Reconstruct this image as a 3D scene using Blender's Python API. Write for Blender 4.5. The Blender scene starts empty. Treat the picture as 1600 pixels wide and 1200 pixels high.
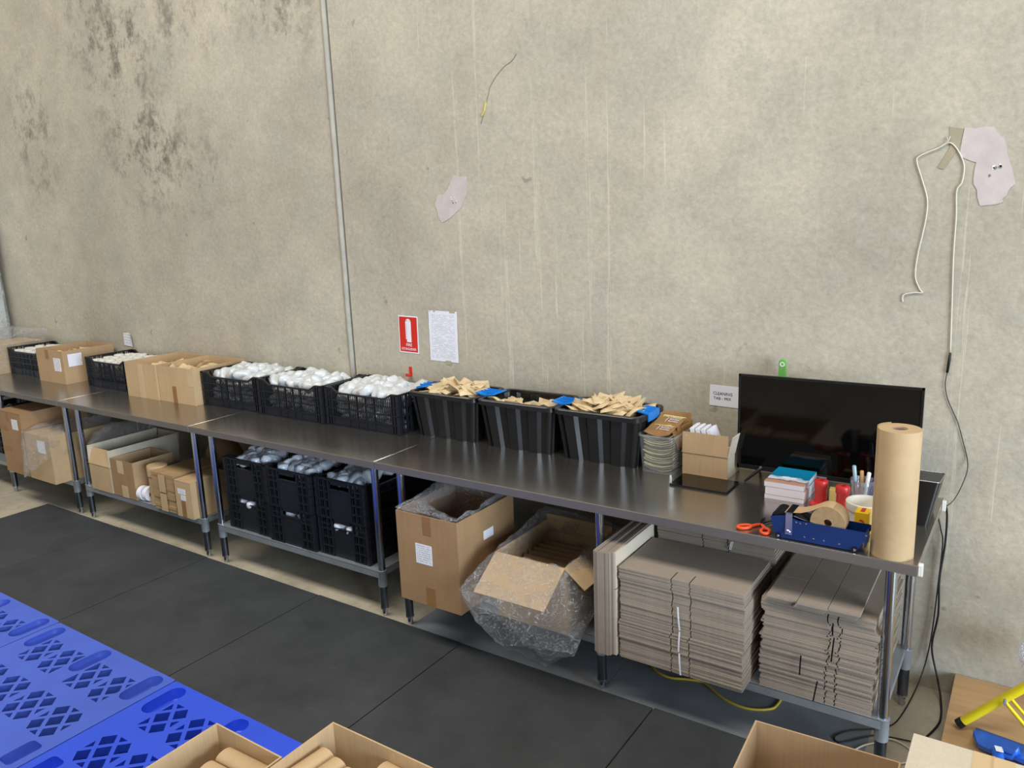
import bpy, bmesh, math, random
from mathutils import Vector, Matrix, noise

random.seed(11)
SC = bpy.context.scene
COL = SC.collection
PI = math.pi

# ------------------------------------------------------------------ camera
cam_d = bpy.data.cameras.new('camera')
cam_d.sensor_width = 36.0
cam_d.lens = 27.645
cam_d.clip_start = 0.05
cam = bpy.data.objects.new('camera', cam_d)
COL.objects.link(cam)
_R = (0.828448, 0.558777, -0.037969)
_U = (-0.085353, 0.192966, 0.977486)
_F = (-0.553524, 0.806556, -0.207556)
_C = (0.27114, -3.45791, 2.06631)
cam.matrix_world = Matrix(((_R[0], _U[0], -_F[0], _C[0]), (_R[1], _U[1], -_F[1], _C[1]),
                           (_R[2], _U[2], -_F[2], _C[2]), (0, 0, 0, 1)))
SC.camera = cam

# ------------------------------------------------------------------ light
def srgb(r, g=None, b=None):
    if g is None:
        r, g, b = r
    f = lambda c: c / 12.92 if c <= 0.04045 else ((c + 0.055) / 1.055) ** 2.4
    return (f(r / 255), f(g / 255), f(b / 255), 1.0)

world = bpy.data.worlds.new('warehouse_air')
SC.world = world
world.use_nodes = True
bg = world.node_tree.nodes['Background']
bg.inputs[0].default_value = (0.86, 0.93, 1.0, 1)
bg.inputs[1].default_value = 0.20

def area(name, loc, target, sx, sy, power, col):
    d = bpy.data.lights.new(name, 'AREA')
    d.shape = 'RECTANGLE'
    d.size, d.size_y, d.energy, d.color = sx, sy, power, col
    o = bpy.data.objects.new(name, d)
    COL.objects.link(o)
    o.location = loc
    o.rotation_euler = (Vector(target) - Vector(loc)).to_track_quat('-Z', 'Y').to_euler()
    return o

area('roof_skylight', (-2.6, -3.6, 7.2), (-2.6, -3.0, 0), 12.0, 1.6, 660, (1.0, 0.945, 0.85))
area('roller_door_daylight', (8.6, -4.8, 2.3), (-2.2, -0.4, 1.2), 4.6, 4.2, 1400, (0.72, 0.86, 1.0))

SC.view_settings.view_transform = 'Standard'
SC.view_settings.look = 'None'
SC.view_settings.gamma = 1.0
SC.view_settings.use_curve_mapping = False
SC.view_settings.exposure = -0.07
SC.cycles.use_denoising = True
SC.cycles.max_bounces = 8
SC.cycles.transparent_max_bounces = 24

# ------------------------------------------------------------------ materials
MATS = {}

def nodes_of(name):
    m = bpy.data.materials.new(name)
    m.use_nodes = True
    nt = m.node_tree
    return m, nt, nt.nodes['Principled BSDF']

def nd(nt, kind, **kw):
    n = nt.nodes.new(kind)
    for k, v in kw.items():
        if k.startswith('i_'):
            n.inputs[k[2:].replace('_', ' ')].default_value = v
        else:
            setattr(n, k, v)
    return n

def mixc(nt, fac, a, b, blend='MIX'):
    n = nt.nodes.new('ShaderNodeMix')
    n.data_type = 'RGBA'
    n.blend_type = blend
    for sock, v in ((n.inputs[0], fac), (n.inputs[6], a), (n.inputs[7], b)):
        if hasattr(v, 'links') or hasattr(v, 'is_linked'):
            nt.links.new(v, sock)
        else:
            sock.default_value = v
    return n.outputs[2]

def ramp(nt, src, stops):
    n = nt.nodes.new('ShaderNodeValToRGB')
    while len(n.color_ramp.elements) < len(stops):
        n.color_ramp.elements.new(0.5)
    for e, (p, c) in zip(n.color_ramp.elements, stops):
        e.position = p
        e.color = c if len(c) == 4 else (*c, 1)
    nt.links.new(src, n.inputs[0])
    return n.outputs[0]

def mapped(nt, scale=(1, 1, 1), coord='Object'):
    t = nt.nodes.new('ShaderNodeTexCoord')
    mp = nt.nodes.new('ShaderNodeMapping')
    mp.inputs['Scale'].default_value = scale
    nt.links.new(t.outputs[coord], mp.inputs[0])
    return mp.outputs[0]

def noise_tex(nt, vec, scale, detail=4, rough=0.55):
    n = nt.nodes.new('ShaderNodeTexNoise')
    n.inputs['Scale'].default_value = scale
    n.inputs['Detail'].default_value = detail
    n.inputs['Roughness'].default_value = rough
    nt.links.new(vec, n.inputs['Vector'])
    return n.outputs[0]

def bump(nt, bs, height, strength, dist=0.01):
    b = nt.nodes.new('ShaderNodeBump')
    b.inputs['Strength'].default_value = strength
    b.inputs['Distance'].default_value = dist
    nt.links.new(height, b.inputs['Height'])
    nt.links.new(b.outputs[0], bs.inputs['Normal'])

def scale_col(c, k):
    return (min(c[0] * k, 1), min(c[1] * k, 1), min(c[2] * k, 1), 1)

def simple(name, rgb, rough=0.6, metal=0.0, var=0.08, vs=7.0, stretch=(1, 1, 1), bmp=0.0, bs_=60.0, spec=0.5, coat=0.0):
    if name in MATS:
        return MATS[name]
    m, nt, bs = nodes_of(name)
    c = srgb(rgb)
    v = mapped(nt, stretch)
    nz = noise_tex(nt, v, vs)
    col = ramp(nt, nz, [(0.3, scale_col(c, 1 - var)), (0.7, scale_col(c, 1 + var))])
    nt.links.new(col, bs.inputs['Base Color'])
    bs.inputs['Roughness'].default_value = rough
    bs.inputs['Metallic'].default_value = metal
    bs.inputs['Specular IOR Level'].default_value = spec
    bs.inputs['Coat Weight'].default_value = coat
    if bmp:
        bump(nt, bs, noise_tex(nt, v, bs_, 3), bmp, 0.004)
    MATS[name] = m
    return m

def plastic_film(name, tint, clear=0.7, rough=0.12, milk=0.15, scale=14.0, crease=1.0):
    """thin clear film: mostly transparent, glossy glints, a little milky scatter; creases by bump plus painted highlight lines"""
    if name in MATS:
        return MATS[name]
    m = bpy.data.materials.new(name)
    m.use_nodes = True
    nt = m.node_tree
    nt.nodes.remove(nt.nodes['Principled BSDF'])
    out = nt.nodes['Material Output']
    v = mapped(nt)
    nz = noise_tex(nt, v, scale * 2.4, 6, 0.7)
    bp = nt.nodes.new('ShaderNodeBump')
    bp.inputs['Strength'].default_value = 1.0 * crease
    bp.inputs['Distance'].default_value = 0.035
    nt.links.new(nz, bp.inputs['Height'])
    tr = nd(nt, 'ShaderNodeBsdfTransparent')
    tr.inputs[0].default_value = (0.97, 0.97, 0.97, 1)
    gl = nd(nt, 'ShaderNodeBsdfGlossy')
    gl.inputs['Roughness'].default_value = rough
    gl.inputs['Color'].default_value = (1, 1, 1, 1)
    nt.links.new(bp.outputs[0], gl.inputs['Normal'])
    df = nd(nt, 'ShaderNodeBsdfDiffuse')
    df.inputs['Color'].default_value = srgb(tint)
    tl = nd(nt, 'ShaderNodeBsdfTranslucent')
    tl.inputs['Color'].default_value = srgb(tint)
    ms = nd(nt, 'ShaderNodeMixShader')
    ms.inputs[0].default_value = 0.5
    nt.links.new(df.outputs[0], ms.inputs[1])
    nt.links.new(tl.outputs[0], ms.inputs[2])
    m1 = nd(nt, 'ShaderNodeMixShader')
    m1.inputs[0].default_value = milk / max(milk + 1 - clear, 1e-3)
    nt.links.new(gl.outputs[0], m1.inputs[1])
    nt.links.new(ms.outputs[0], m1.inputs[2])
    m2 = nd(nt, 'ShaderNodeMixShader')
    base = (1 - clear) * 0.55
    top = base + (min((1 - clear) * 2.6, 1) - base) * crease
    cr = noise_tex(nt, mapped(nt, (1, 1, 1.6)), scale * 1.1, 5, 0.6)
    f = ramp(nt, cr, [(0.40, (base,) * 3), (0.485, (base,) * 3), (0.505, (top,) * 3), (0.525, (base,) * 3), (0.60, (base * 1.2,) * 3), (0.62, (top * 0.8,) * 3), (0.64, (base,) * 3)])  # narrow bands of denser film paint line-like highlights along the wrinkles
    nt.links.new(f, m2.inputs[0])
    nt.links.new(tr.outputs[0], m2.inputs[1])
    nt.links.new(m1.outputs[0], m2.inputs[2])
    nt.links.new(m2.outputs[0], out.inputs[0])
    MATS[name] = m
    return m

def concrete_wall():
    m, nt, bs = nodes_of('precast_concrete')
    g = nt.nodes.new('ShaderNodeNewGeometry')
    pos = g.outputs['Position']
    def mp(scale, loc=(0, 0, 0)):
        n = nt.nodes.new('ShaderNodeMapping')
        n.inputs['Scale'].default_value = scale
        n.inputs['Location'].default_value = loc
        nt.links.new(pos, n.inputs[0])
        return n.outputs[0]
    big = noise_tex(nt, mp((1, 1, 1)), 0.75, 7, 0.6)
    col = ramp(nt, big, [(0.28, srgb(166, 158, 142)), (0.5, srgb(190, 181, 163)), (0.72, srgb(206, 197, 177))])
    cloud = noise_tex(nt, mp((1, 1, 1), (3, 0, 7)), 2.6, 8, 0.68)
    col = mixc(nt, ramp(nt, cloud, [(0.46, (0, 0, 0)), (0.68, (0.5,) * 3)]), col, srgb(170, 168, 158))
    fine = noise_tex(nt, mp((1, 1, 1)), 38, 5, 0.7)
    col = mixc(nt, 1.0, col, ramp(nt, fine, [(0.3, (0.84,) * 3), (0.7, (1.08,) * 3)]), 'MULTIPLY')
    # dark mould blotches on the older panel, high up
    def blob(cx, cz, rx, rz):
        n = nt.nodes.new('ShaderNodeMapping')
        n.inputs['Location'].default_value = (-cx / rx, 0, -cz / rz)
        n.inputs['Scale'].default_value = (1 / rx, 0, 1 / rz)
        nt.links.new(pos, n.inputs[0])
        l = nt.nodes.new('ShaderNodeVectorMath')
        l.operation = 'LENGTH'
        nt.links.new(n.outputs[0], l.inputs[0])
        return ramp(nt, l.outputs['Value'], [(0.25, (1, 1, 1)), (1.0, (0, 0, 0))])
    mask = None
    for b in ((-5.45, 2.95, 0.7, 0.75), (-4.6, 3.5, 1.0, 0.42), (-6.95, 2.9, 0.5, 0.8), (-5.1, 2.5, 0.9, 0.5), (-5.75, 3.6, 0.7, 0.6), (-3.7, 3.4, 0.4, 0.5)):
        o = blob(*b)
        if mask is None:
            mask = o
        else:
            mask = mixc(nt, 1.0, mask, o, 'ADD')
    spots = noise_tex(nt, mp((1, 1, 0.85), (1, 0, 2)), 6.0, 10, 0.78)
    sp = ramp(nt, spots, [(0.48, (0, 0, 0)), (0.62, (0.85,) * 3)])
    sp = mixc(nt, 1.0, sp, mask, 'MULTIPLY')
    col = mixc(nt, sp, col, srgb(122, 114, 103))
    # light lime runs down the newer panel
    runs = noise_tex(nt, mp((9, 9, 0.16)), 2.2, 4, 0.7)
    rr = ramp(nt, runs, [(0.615, (0, 0, 0)), (0.64, (0.5,) * 3), (0.665, (0, 0, 0))])
    sx = nt.nodes.new('ShaderNodeSeparateXYZ')
    nt.links.new(pos, sx.inputs[0])
    gt = nt.nodes.new('ShaderNodeMath')
    gt.operation = 'GREATER_THAN'
    gt.inputs[1].default_value = -3.36
    nt.links.new(sx.outputs[0], gt.inputs[0])
    rr = mixc(nt, 1.0, rr, gt.outputs[0], 'MULTIPLY')
    col = mixc(nt, rr, col, srgb(222, 214, 194))
    med = noise_tex(nt, mp((1, 1, 1), (5, 0, 1)), 7.5, 7, 0.72)
    col = mixc(nt, 1.0, col, ramp(nt, med, [(0.32, (0.93,) * 3), (0.52, (1.0,) * 3), (0.7, (1.04,) * 3)]), 'MULTIPLY')
    pits = noise_tex(nt, mp((1, 1, 1), (9, 0, 4)), 9.0, 2, 0.5)
    col = mixc(nt, ramp(nt, pits, [(0.74, (0, 0, 0)), (0.78, (0.5,) * 3)]), col, srgb(120, 114, 104))
    nt.links.new(col, bs.inputs['Base Color'])
    bs.inputs['Roughness'].default_value = 0.85
    bs.inputs['Specular IOR Level'].default_value = 0.25
    bump(nt, bs, noise_tex(nt, mp((1, 1, 1)), 16, 8, 0.65), 0.35, 0.012)
    return m

def concrete_floor():
    m, nt, bs = nodes_of('trowelled_concrete')
    v = mapped(nt)
    n1 = noise_tex(nt, v, 1.6, 8, 0.65)
    col = ramp(nt, n1, [(0.3, srgb(150, 142, 126)), (0.55, srgb(186, 176, 156)), (0.75, srgb(205, 196, 176))])
    n2 = noise_tex(nt, v, 11, 6, 0.7)
    col = mixc(nt, ramp(nt, n2, [(0.5, (0, 0, 0)), (0.7, (0.4,) * 3)]), col, srgb(128, 116, 96))
    nt.links.new(col, bs.inputs['Base Color'])
    nt.links.new(ramp(nt, n2, [(0.3, (0.35,) * 3), (0.7, (0.6,) * 3)]), bs.inputs['Roughness'])
    bump(nt, bs, n2, 0.15, 0.004)
    return m

def rubber():
    m, nt, bs = nodes_of('black_rubber_mat')
    v = mapped(nt)
    n1 = noise_tex(nt, v, 2.5, 8, 0.7)
    col = ramp(nt, n1, [(0.3, srgb(51, 53, 56)), (0.7, srgb(69, 71, 74))])
    n2 = noise_tex(nt, mapped(nt, (1.0, 3.0, 1)), 7, 6, 0.75)
    col = mixc(nt, ramp(nt, n2, [(0.62, (0, 0, 0)), (0.8, (0.35,) * 3)]), col, srgb(112, 112, 112))
    nt.links.new(col, bs.inputs['Base Color'])
    bs.inputs['Roughness'].default_value = 0.62
    bs.inputs['Specular IOR Level'].default_value = 0.35
    bump(nt, bs, noise_tex(nt, v, 260, 3), 0.35, 0.002)
    return m

def stainless():
    m, nt, bs = nodes_of('brushed_stainless')
    n3 = noise_tex(nt, mapped(nt, (0.6, 1.6, 1)), 2.2, 3, 0.5)
    nt.links.new(ramp(nt, n3, [(0.3, srgb(172, 166, 160)), (0.7, srgb(184, 178, 171))]), bs.inputs['Base Color'])
    bs.inputs['Metallic'].default_value = 0.94
    nt.links.new(ramp(nt, n3, [(0.3, (0.21,) * 3), (0.75, (0.27,) * 3)]), bs.inputs['Roughness'])
    return m

def cardboard(name, rgb, var=0.07):
    if name in MATS:
        return MATS[name]
    m, nt, bs = nodes_of(name)
    c = srgb(rgb)
    v = mapped(nt)
    n1 = noise_tex(nt, v, 5.5, 6, 0.6)
    col = ramp(nt, n1, [(0.3, scale_col(c, 1 - var)), (0.7, scale_col(c, 1 + var))])
    fl = noise_tex(nt, mapped(nt, (90, 90, 2.5)), 1.6, 2)
    col = mixc(nt, 1.0, col, ramp(nt, fl, [(0.3, (0.95,) * 3), (0.7, (1.04,) * 3)]), 'MULTIPLY')
    sc = noise_tex(nt, v, 17, 5, 0.7)
    col = mixc(nt, ramp(nt, sc, [(0.66, (0, 0, 0)), (0.8, (0.3,) * 3)]), col, scale_col(c, 1.5))
    nt.links.new(col, bs.inputs['Base Color'])
    bs.inputs['Roughness'].default_value = 0.78
    bs.inputs['Specular IOR Level'].default_value = 0.25
    bump(nt, bs, fl, 0.12, 0.002)
    MATS[name] = m
    return m

def printed(name, paper, ink, lines=46.0, axis=2, amount=0.55):
    """paper with unreadable rows of small print"""
    if name in MATS:
        return MATS[name]
    m, nt, bs = nodes_of(name)
    t = nt.nodes.new('ShaderNodeTexCoord')
    sep = nt.nodes.new('ShaderNodeSeparateXYZ')
    nt.links.new(t.outputs['Generated'], sep.inputs[0])
    w = nt.nodes.new('ShaderNodeMath'); w.operation = 'MULTIPLY'; w.inputs[1].default_value = lines
    nt.links.new(sep.outputs[axis], w.inputs[0])
    fr = nt.nodes.new('ShaderNodeMath'); fr.operation = 'FRACT'
    nt.links.new(w.outputs[0], fr.inputs[0])
    row = ramp(nt, fr.outputs[0], [(0.28, (1, 1, 1)), (0.34, (0, 0, 0))])
    fl = nt.nodes.new('ShaderNodeMath'); fl.operation = 'FLOOR'
    nt.links.new(w.outputs[0], fl.inputs[0])
    cb = nt.nodes.new('ShaderNodeCombineXYZ')
    mx = nt.nodes.new('ShaderNodeMath'); mx.operation = 'MULTIPLY'; mx.inputs[1].default_value = 9.0
    nt.links.new(sep.outputs[0], mx.inputs[0])
    nt.links.new(mx.outputs[0], cb.inputs[0])
    m7 = nt.nodes.new('ShaderNodeMath'); m7.operation = 'MULTIPLY'; m7.inputs[1].default_value = 7.31
    nt.links.new(fl.outputs[0], m7.inputs[0])
    nt.links.new(m7.outputs[0], cb.inputs[1])
    nz = noise_tex(nt, cb.outputs[0], 1.0, 2)
    words = ramp(nt, nz, [(0.42, (0, 0, 0)), (0.5, (1, 1, 1))])
    edge = ramp(nt, sep.outputs[0], [(0.05, (0, 0, 0)), (0.09, (1, 1, 1)), (0.88, (1, 1, 1)), (0.93, (0, 0, 0))])
    edge2 = ramp(nt, sep.outputs[axis], [(0.04, (0, 0, 0)), (0.07, (1, 1, 1)), (0.92, (1, 1, 1)), (0.95, (0, 0, 0))])
    f = mixc(nt, 1.0, row, words, 'MULTIPLY')
    f = mixc(nt, 1.0, f, edge, 'MULTIPLY')
    f = mixc(nt, 1.0, f, edge2, 'MULTIPLY')
    f = mixc(nt, 1.0, f, (amount, amount, amount, 1), 'MULTIPLY')
    nt.links.new(mixc(nt, f, srgb(paper), srgb(ink)), bs.inputs['Base Color'])
    bs.inputs['Roughness'].default_value = 0.7
    MATS[name] = m
    return m

WALL = concrete_wall()
FLOOR = concrete_floor()
RUBBER = rubber()
STEEL = stainless()
STEEL_LIP = simple('satin_stainless_lip', (150, 144, 140), 0.48, 0.8, var=0.04)
CARD = cardboard('kraft_cardboard', (182, 152, 116))
CARD_D = cardboard('brown_cardboard', (162, 129, 94))
CARD_G = cardboard('grey_board', (156, 143, 130))
CARD_W = cardboard('pale_board', (204, 192, 172))
CARD_T = cardboard('tan_board', (194, 165, 127))
KRAFT = simple('kraft_paper', (190, 161, 122), 0.7, var=0.10, bmp=0.15)
KRAFT_P = simple('kraft_pouch_paper', (212, 188, 148), 0.6, var=0.14, vs=18, bmp=0.2, bs_=40)
TAPE = simple('brown_packing_tape', (150, 110, 68), 0.3, var=0.05)
TAPE_T = simple('tan_packing_tape', (205, 178, 138), 0.35, var=0.05)
WHITE = simple('white_paper', (232, 232, 240), 0.7, var=0.03)
PRINT = printed('printed_sheet', (232, 232, 242), (90, 90, 105), 46)
LABEL = printed('printed_label', (234, 234, 240), (105, 105, 125), 9, amount=0.6)
CRATE = simple('black_crate_plastic', (26, 28, 34), 0.36, var=0.15, spec=0.5)
TUB = simple('black_tub_plastic', (22, 23, 26), 0.30, var=0.10, spec=0.55)
BLUE_H = simple('bright_blue_handle', (24, 128, 214), 0.35, var=0.05)
GALV = simple('galvanised_steel', (158, 164, 170), 0.38, 0.5, var=0.10, vs=12)
CHROME = simple('polished_tube', (184, 192, 204), 0.18, 1.0, var=0.05)
DARKTUBE = simple('dull_tube', (116, 122, 132), 0.30, 1.0, var=0.08)
PALLET_A = simple('blue_pallet_plastic', (70, 98, 204), 0.42, var=0.06, vs=4, bmp=0.1)
PALLET_B = simple('vivid_blue_pallet_plastic', (44, 82, 224), 0.36, var=0.05, vs=4, bmp=0.1)
POUCH_W = simple('white_pouch_film', (208, 211, 213), 0.30, var=0.06, vs=40, bmp=0.35, bs_=90, coat=0.2)
POUCH_G = simple('frosted_pouch_film', (226, 231, 240), 0.22, var=0.10, vs=40, bmp=0.4, bs_=80, coat=0.4)
JAR_W = simple('white_jar_plastic', (226, 224, 216), 0.4, var=0.03)
FILM = plastic_film('clear_polythene', (228, 234, 244), clear=0.70, rough=0.17, milk=0.16)
FILM_D = plastic_film('thin_polythene', (215, 218, 225), clear=0.76, rough=0.12, milk=0.08)
FILM_M = plastic_film('bundled_polythene', (176, 168, 160), clear=0.45, rough=0.16, milk=0.35)
WRAP = plastic_film('stretch_wrap', (226, 230, 232), clear=0.25, rough=0.25, milk=0.5, scale=9)
CLEAR = plastic_film('clear_tub_plastic', (216, 228, 248), clear=0.46, rough=0.1, milk=0.30, scale=3, crease=0.0)
BLACK = simple('black_plastic', (18, 18, 20), 0.35, var=0.08)
CABLE_B = simple('black_cable_rubber', (22, 22, 24), 0.5, var=0.05)
CABLE_W = simple('white_cable_sheath', (216, 211, 198), 0.5, var=0.03)
RED = simple('red_plastic', (196, 52, 50), 0.35, var=0.06)
SIGNRED = simple('sign_red', (208, 42, 28), 0.5, var=0.02)
ORANGE = simple('orange_plastic', (222, 78, 34), 0.35, var=0.05)
NAVY = simple('navy_enamel', (10, 44, 100), 0.3, var=0.10, vs=10)
YELLOW = simple('yellow_enamel', (226, 208, 28), 0.35, var=0.05)
YELLOW_B = simple('yellow_box_board', (238, 192, 28), 0.5, var=0.04)
BLUE_D = simple('blue_dustpan_plastic', (24, 92, 196), 0.35, var=0.05)
GREEN = simple('green_plastic', (108, 172, 84), 0.35, var=0.05)
BUCKET = simple('white_bucket_plastic', (228, 222, 208), 0.35, var=0.03)
INK = simple('black_ink', (28, 28, 34), 0.6, var=0.0)
RED_INK = simple('red_ink', (190, 60, 30), 0.6, var=0.0)
CREAM = simple('cream_ink', (236, 220, 160), 0.6, var=0.0)
PLY = simple('plywood', (190, 152, 108), 0.6, var=0.14, vs=3, stretch=(1, 6, 6), bmp=0.1)
PLASTER = simple('pink_filler_plaster', (198, 185, 182), 0.85, var=0.08, vs=16, bmp=0.3, bs_=30)
SEALANT = simple('grey_joint_sealant', (172, 167, 155), 0.6, var=0.10, vs=14, bmp=0.2)
GROOVE = simple('joint_backing', (128, 124, 114), 0.8, var=0.08)

def screen_mat(name, rough):
    m, nt, bs = nodes_of(name)
    nt.links.new(ramp(nt, noise_tex(nt, mapped(nt), 3), [(0.3, (0.0012,) * 3), (0.7, (0.002,) * 3)]), bs.inputs['Base Color'])
    bs.inputs['Roughness'].default_value = rough
    bs.inputs['Specular IOR Level'].default_value = 0.35
    return m
SCREEN = screen_mat('dark_glass_screen', 0.06)
TABLET_GLASS = screen_mat('dark_tablet_glass', 0.03)
TABLET_GLASS.node_tree.nodes['Principled BSDF'].inputs['Specular IOR Level'].default_value = 0.6

def cover_mat():
    m, nt, bs = nodes_of('seascape_cover_print')
    t = nt.nodes.new('ShaderNodeTexCoord')
    sep = nt.nodes.new('ShaderNodeSeparateXYZ')
    nt.links.new(t.outputs['Generated'], sep.inputs[0])
    nz = noise_tex(nt, t.outputs['Generated'], 4, 5)
    ad = nt.nodes.new('ShaderNodeMath'); ad.operation = 'MULTIPLY_ADD'
    ad.inputs[1].default_value = 0.35
    nt.links.new(nz, ad.inputs[0]); nt.links.new(sep.outputs[1], ad.inputs[2])
    sb = nt.nodes.new('ShaderNodeMath'); sb.operation = 'SUBTRACT'; sb.inputs[1].default_value = 0.17
    nt.links.new(ad.outputs[0], sb.inputs[0])
    col = ramp(nt, sb.outputs[0], [(0.0, srgb(196, 150, 122)), (0.16, srgb(186, 140, 118)), (0.2, srgb(74, 74, 100)), (0.25, srgb(214, 220, 232)),
                                   (0.38, srgb(190, 214, 232)), (0.46, srgb(20, 120, 160)), (0.7, srgb(10, 132, 176)), (1.0, srgb(14, 138, 178))])
    nt.links.new(col, bs.inputs['Base Color'])
    bs.inputs['Roughness'].default_value = 0.3
    return m
COVER = cover_mat()

# ------------------------------------------------------------------ mesh helpers
class MB:
    def __init__(self):
        self.v, self.f = [], []
    def add(self, vs, fs):
        o = len(self.v)
        self.v += [tuple(p) for p in vs]
        self.f += [tuple(i + o for i in q) for q in fs]
        return self
    def box(self, x0, x1, y0, y1, z0, z1):
        return self.add([(x0, y0, z0), (x1, y0, z0), (x1, y1, z0), (x0, y1, z0), (x0, y0, z1), (x1, y0, z1), (x1, y1, z1), (x0, y1, z1)],
                        [(0, 3, 2, 1), (4, 5, 6, 7), (0, 1, 5, 4), (1, 2, 6, 5), (2, 3, 7, 6), (3, 0, 4, 7)])
    def slab(self, o, u, v, t):
        """a plate: origin o, edge vectors u and v, thickness t along u x v"""
        o, u, v = Vector(o), Vector(u), Vector(v)
        n = u.cross(v).normalized() * t
        p = [o, o + u, o + u + v, o + v]
        return self.add(p + [q + n for q in p], [(0, 3, 2, 1), (4, 5, 6, 7), (0, 1, 5, 4), (1, 2, 6, 5), (2, 3, 7, 6), (3, 0, 4, 7)])
    def prism(self, poly, z0, z1, axis='z'):
        n = len(poly)
        def P(a, b, c):
            return (a, b, c) if axis == 'z' else ((a, c, b) if axis == 'y' else (c, a, b))
        vs = [P(a, b, z0) for a, b in poly] + [P(a, b, z1) for a, b in poly]
        fs = [tuple(reversed(range(n))), tuple(range(n, 2 * n))] + [(i, (i + 1) % n, n + (i + 1) % n, n + i) for i in range(n)]
        return self.add(vs, fs)
    def lathe(self, prof, n=28, cx=0, cy=0, axis='z', close=False):
        vs, fs = [], []
        m = len(prof)
        for k in range(n):
            a = 2 * PI * k / n
            for r, h in prof:
                if axis == 'z':
                    vs.append((cx + r * math.cos(a), cy + r * math.sin(a), h))
                elif axis == 'y':
                    vs.append((cx + r * math.cos(a), h, cy + r * math.sin(a)))
                else:
                    vs.append((h, cx + r * math.cos(a), cy + r * math.sin(a)))
        for k in range(n):
            k2 = (k + 1) % n
            for j in range(m - 1 if not close else m):
                j2 = (j + 1) % m
                fs.append((k * m + j, k2 * m + j, k2 * m + j2, k * m + j2))
        return self.add(vs, fs)
    def tube(self, pts, r, n=8, caps=True):
        pts = [Vector(p) for p in pts]
        vs, fs = [], []
        up = Vector((0, 0, 1))
        prev = None
        for i, p in enumerate(pts):
            t = (pts[min(i + 1, len(pts) - 1)] - pts[max(i - 1, 0)]).normalized()
            if prev is None:
                a = t.cross(up if abs(t.z) < 0.9 else Vector((1, 0, 0))).normalized()
            else:
                a = (prev - t * prev.dot(t)).normalized()
            prev = a
            b = t.cross(a)
            rr = r[i] if isinstance(r, (list, tuple)) else r
            for k in range(n):
                an = 2 * PI * k / n
                vs.append(p + a * (math.cos(an) * rr) + b * (math.sin(an) * rr))
        for i in range(len(pts) - 1):
            for k in range(n):
                k2 = (k + 1) % n
                fs.append((i * n + k, i * n + k2, (i + 1) * n + k2, (i + 1) * n + k))
        if caps:
            fs.append(tuple(reversed(range(n))))
            fs.append(tuple(range((len(pts) - 1) * n, len(pts) * n)))
        return self.add(vs, fs)
    def grid(self, rows, closed=False):
        """rows of points, lofted"""
        m = len(rows[0])
        vs = [p for r in rows for p in r]
        fs = []
        for i in range(len(rows) - 1):
            for j in range(m if closed else m - 1):
                j2 = (j + 1) % m
                fs.append((i * m + j, i * m + j2, (i + 1) * m + j2, (i + 1) * m + j))
        return self.add(vs, fs)
    def mesh(self, name, mat, smooth=False, sharp=None):
        me = bpy.data.meshes.new(name)
        me.from_pydata(self.v, [], self.f)
        me.validate()
        bm = bmesh.new()
        bm.from_mesh(me)
        bmesh.ops.recalc_face_normals(bm, faces=bm.faces)
        bm.to_mesh(me)
        bm.free()
        me.materials.append(mat)
        if smooth:
            me.shade_smooth()
            if sharp:
                me.set_sharp_from_angle(angle=math.radians(sharp))
        return me

def obj(name, me, parent=None, loc=(0, 0, 0), rot=(0, 0, 0)):
    o = bpy.data.objects.new(name, me)
    COL.objects.link(o)
    o.location = loc
    o.rotation_euler = rot
    if parent is not None:
        o.parent = parent
    return o

def part(name, mb, mat, parent, smooth=False, sharp=None, bevel=0.0, label=None):
    o = obj(name, mb.mesh(name, mat, smooth, sharp), parent)
    if bevel:
        b = o.modifiers.new('edge', 'BEVEL')
        b.width = bevel
        b.segments = 2
        b.limit_method = 'ANGLE'
    if label:
        o['label'] = label
    return o

def tag(o, label, cat, group=None, kind=None):
    o['label'] = label
    o['category'] = cat
    if group:
        o['group'] = group
    if kind:
        o['kind'] = kind
    return o

def thing(name, label, cat, loc=(0, 0, 0), rot=(0, 0, 0), group=None):
    o = obj(name, None, None, loc, rot)
    o.empty_display_size = 0.05
    return tag(o, label, cat, group)

def single(name, mb, mat, label, cat, group=None, smooth=False, sharp=None, loc=(0, 0, 0), rot=(0, 0, 0), bevel=0):
    o = part(name, mb, mat, None, smooth, sharp, bevel)
    o.location = loc
    o.rotation_euler = rot
    return tag(o, label, cat, group)

def copy_tree(root, label=None, group=None, loc=None, rot=None):
    r = root.copy()
    COL.objects.link(r)
    if loc is not None:
        r.location = loc
    if rot is not None:
        r.rotation_euler = rot
    if label:
        r['label'] = label
    if group:
        r['group'] = group
    for ch in list(root.children):
        c = ch.copy()
        COL.objects.link(c)
        c.parent = r
        for g in list(ch.children):
            d = g.copy()
            COL.objects.link(d)
            d.parent = c
    return r

def smooth_path(pts, k=6):
    pts = [Vector(p) for p in pts]
    out = []
    n = len(pts)
    for i in range(n - 1):
        p0, p1, p2, p3 = pts[max(i - 1, 0)], pts[i], pts[i + 1], pts[min(i + 2, n - 1)]
        for j in range(k):
            t = j / k
            out.append(0.5 * ((2 * p1) + (p2 - p0) * t + (2 * p0 - 5 * p1 + 4 * p2 - p3) * t * t + (3 * p1 - p0 - 3 * p2 + p3) * t ** 3))
    out.append(pts[-1])
    return out

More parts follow.
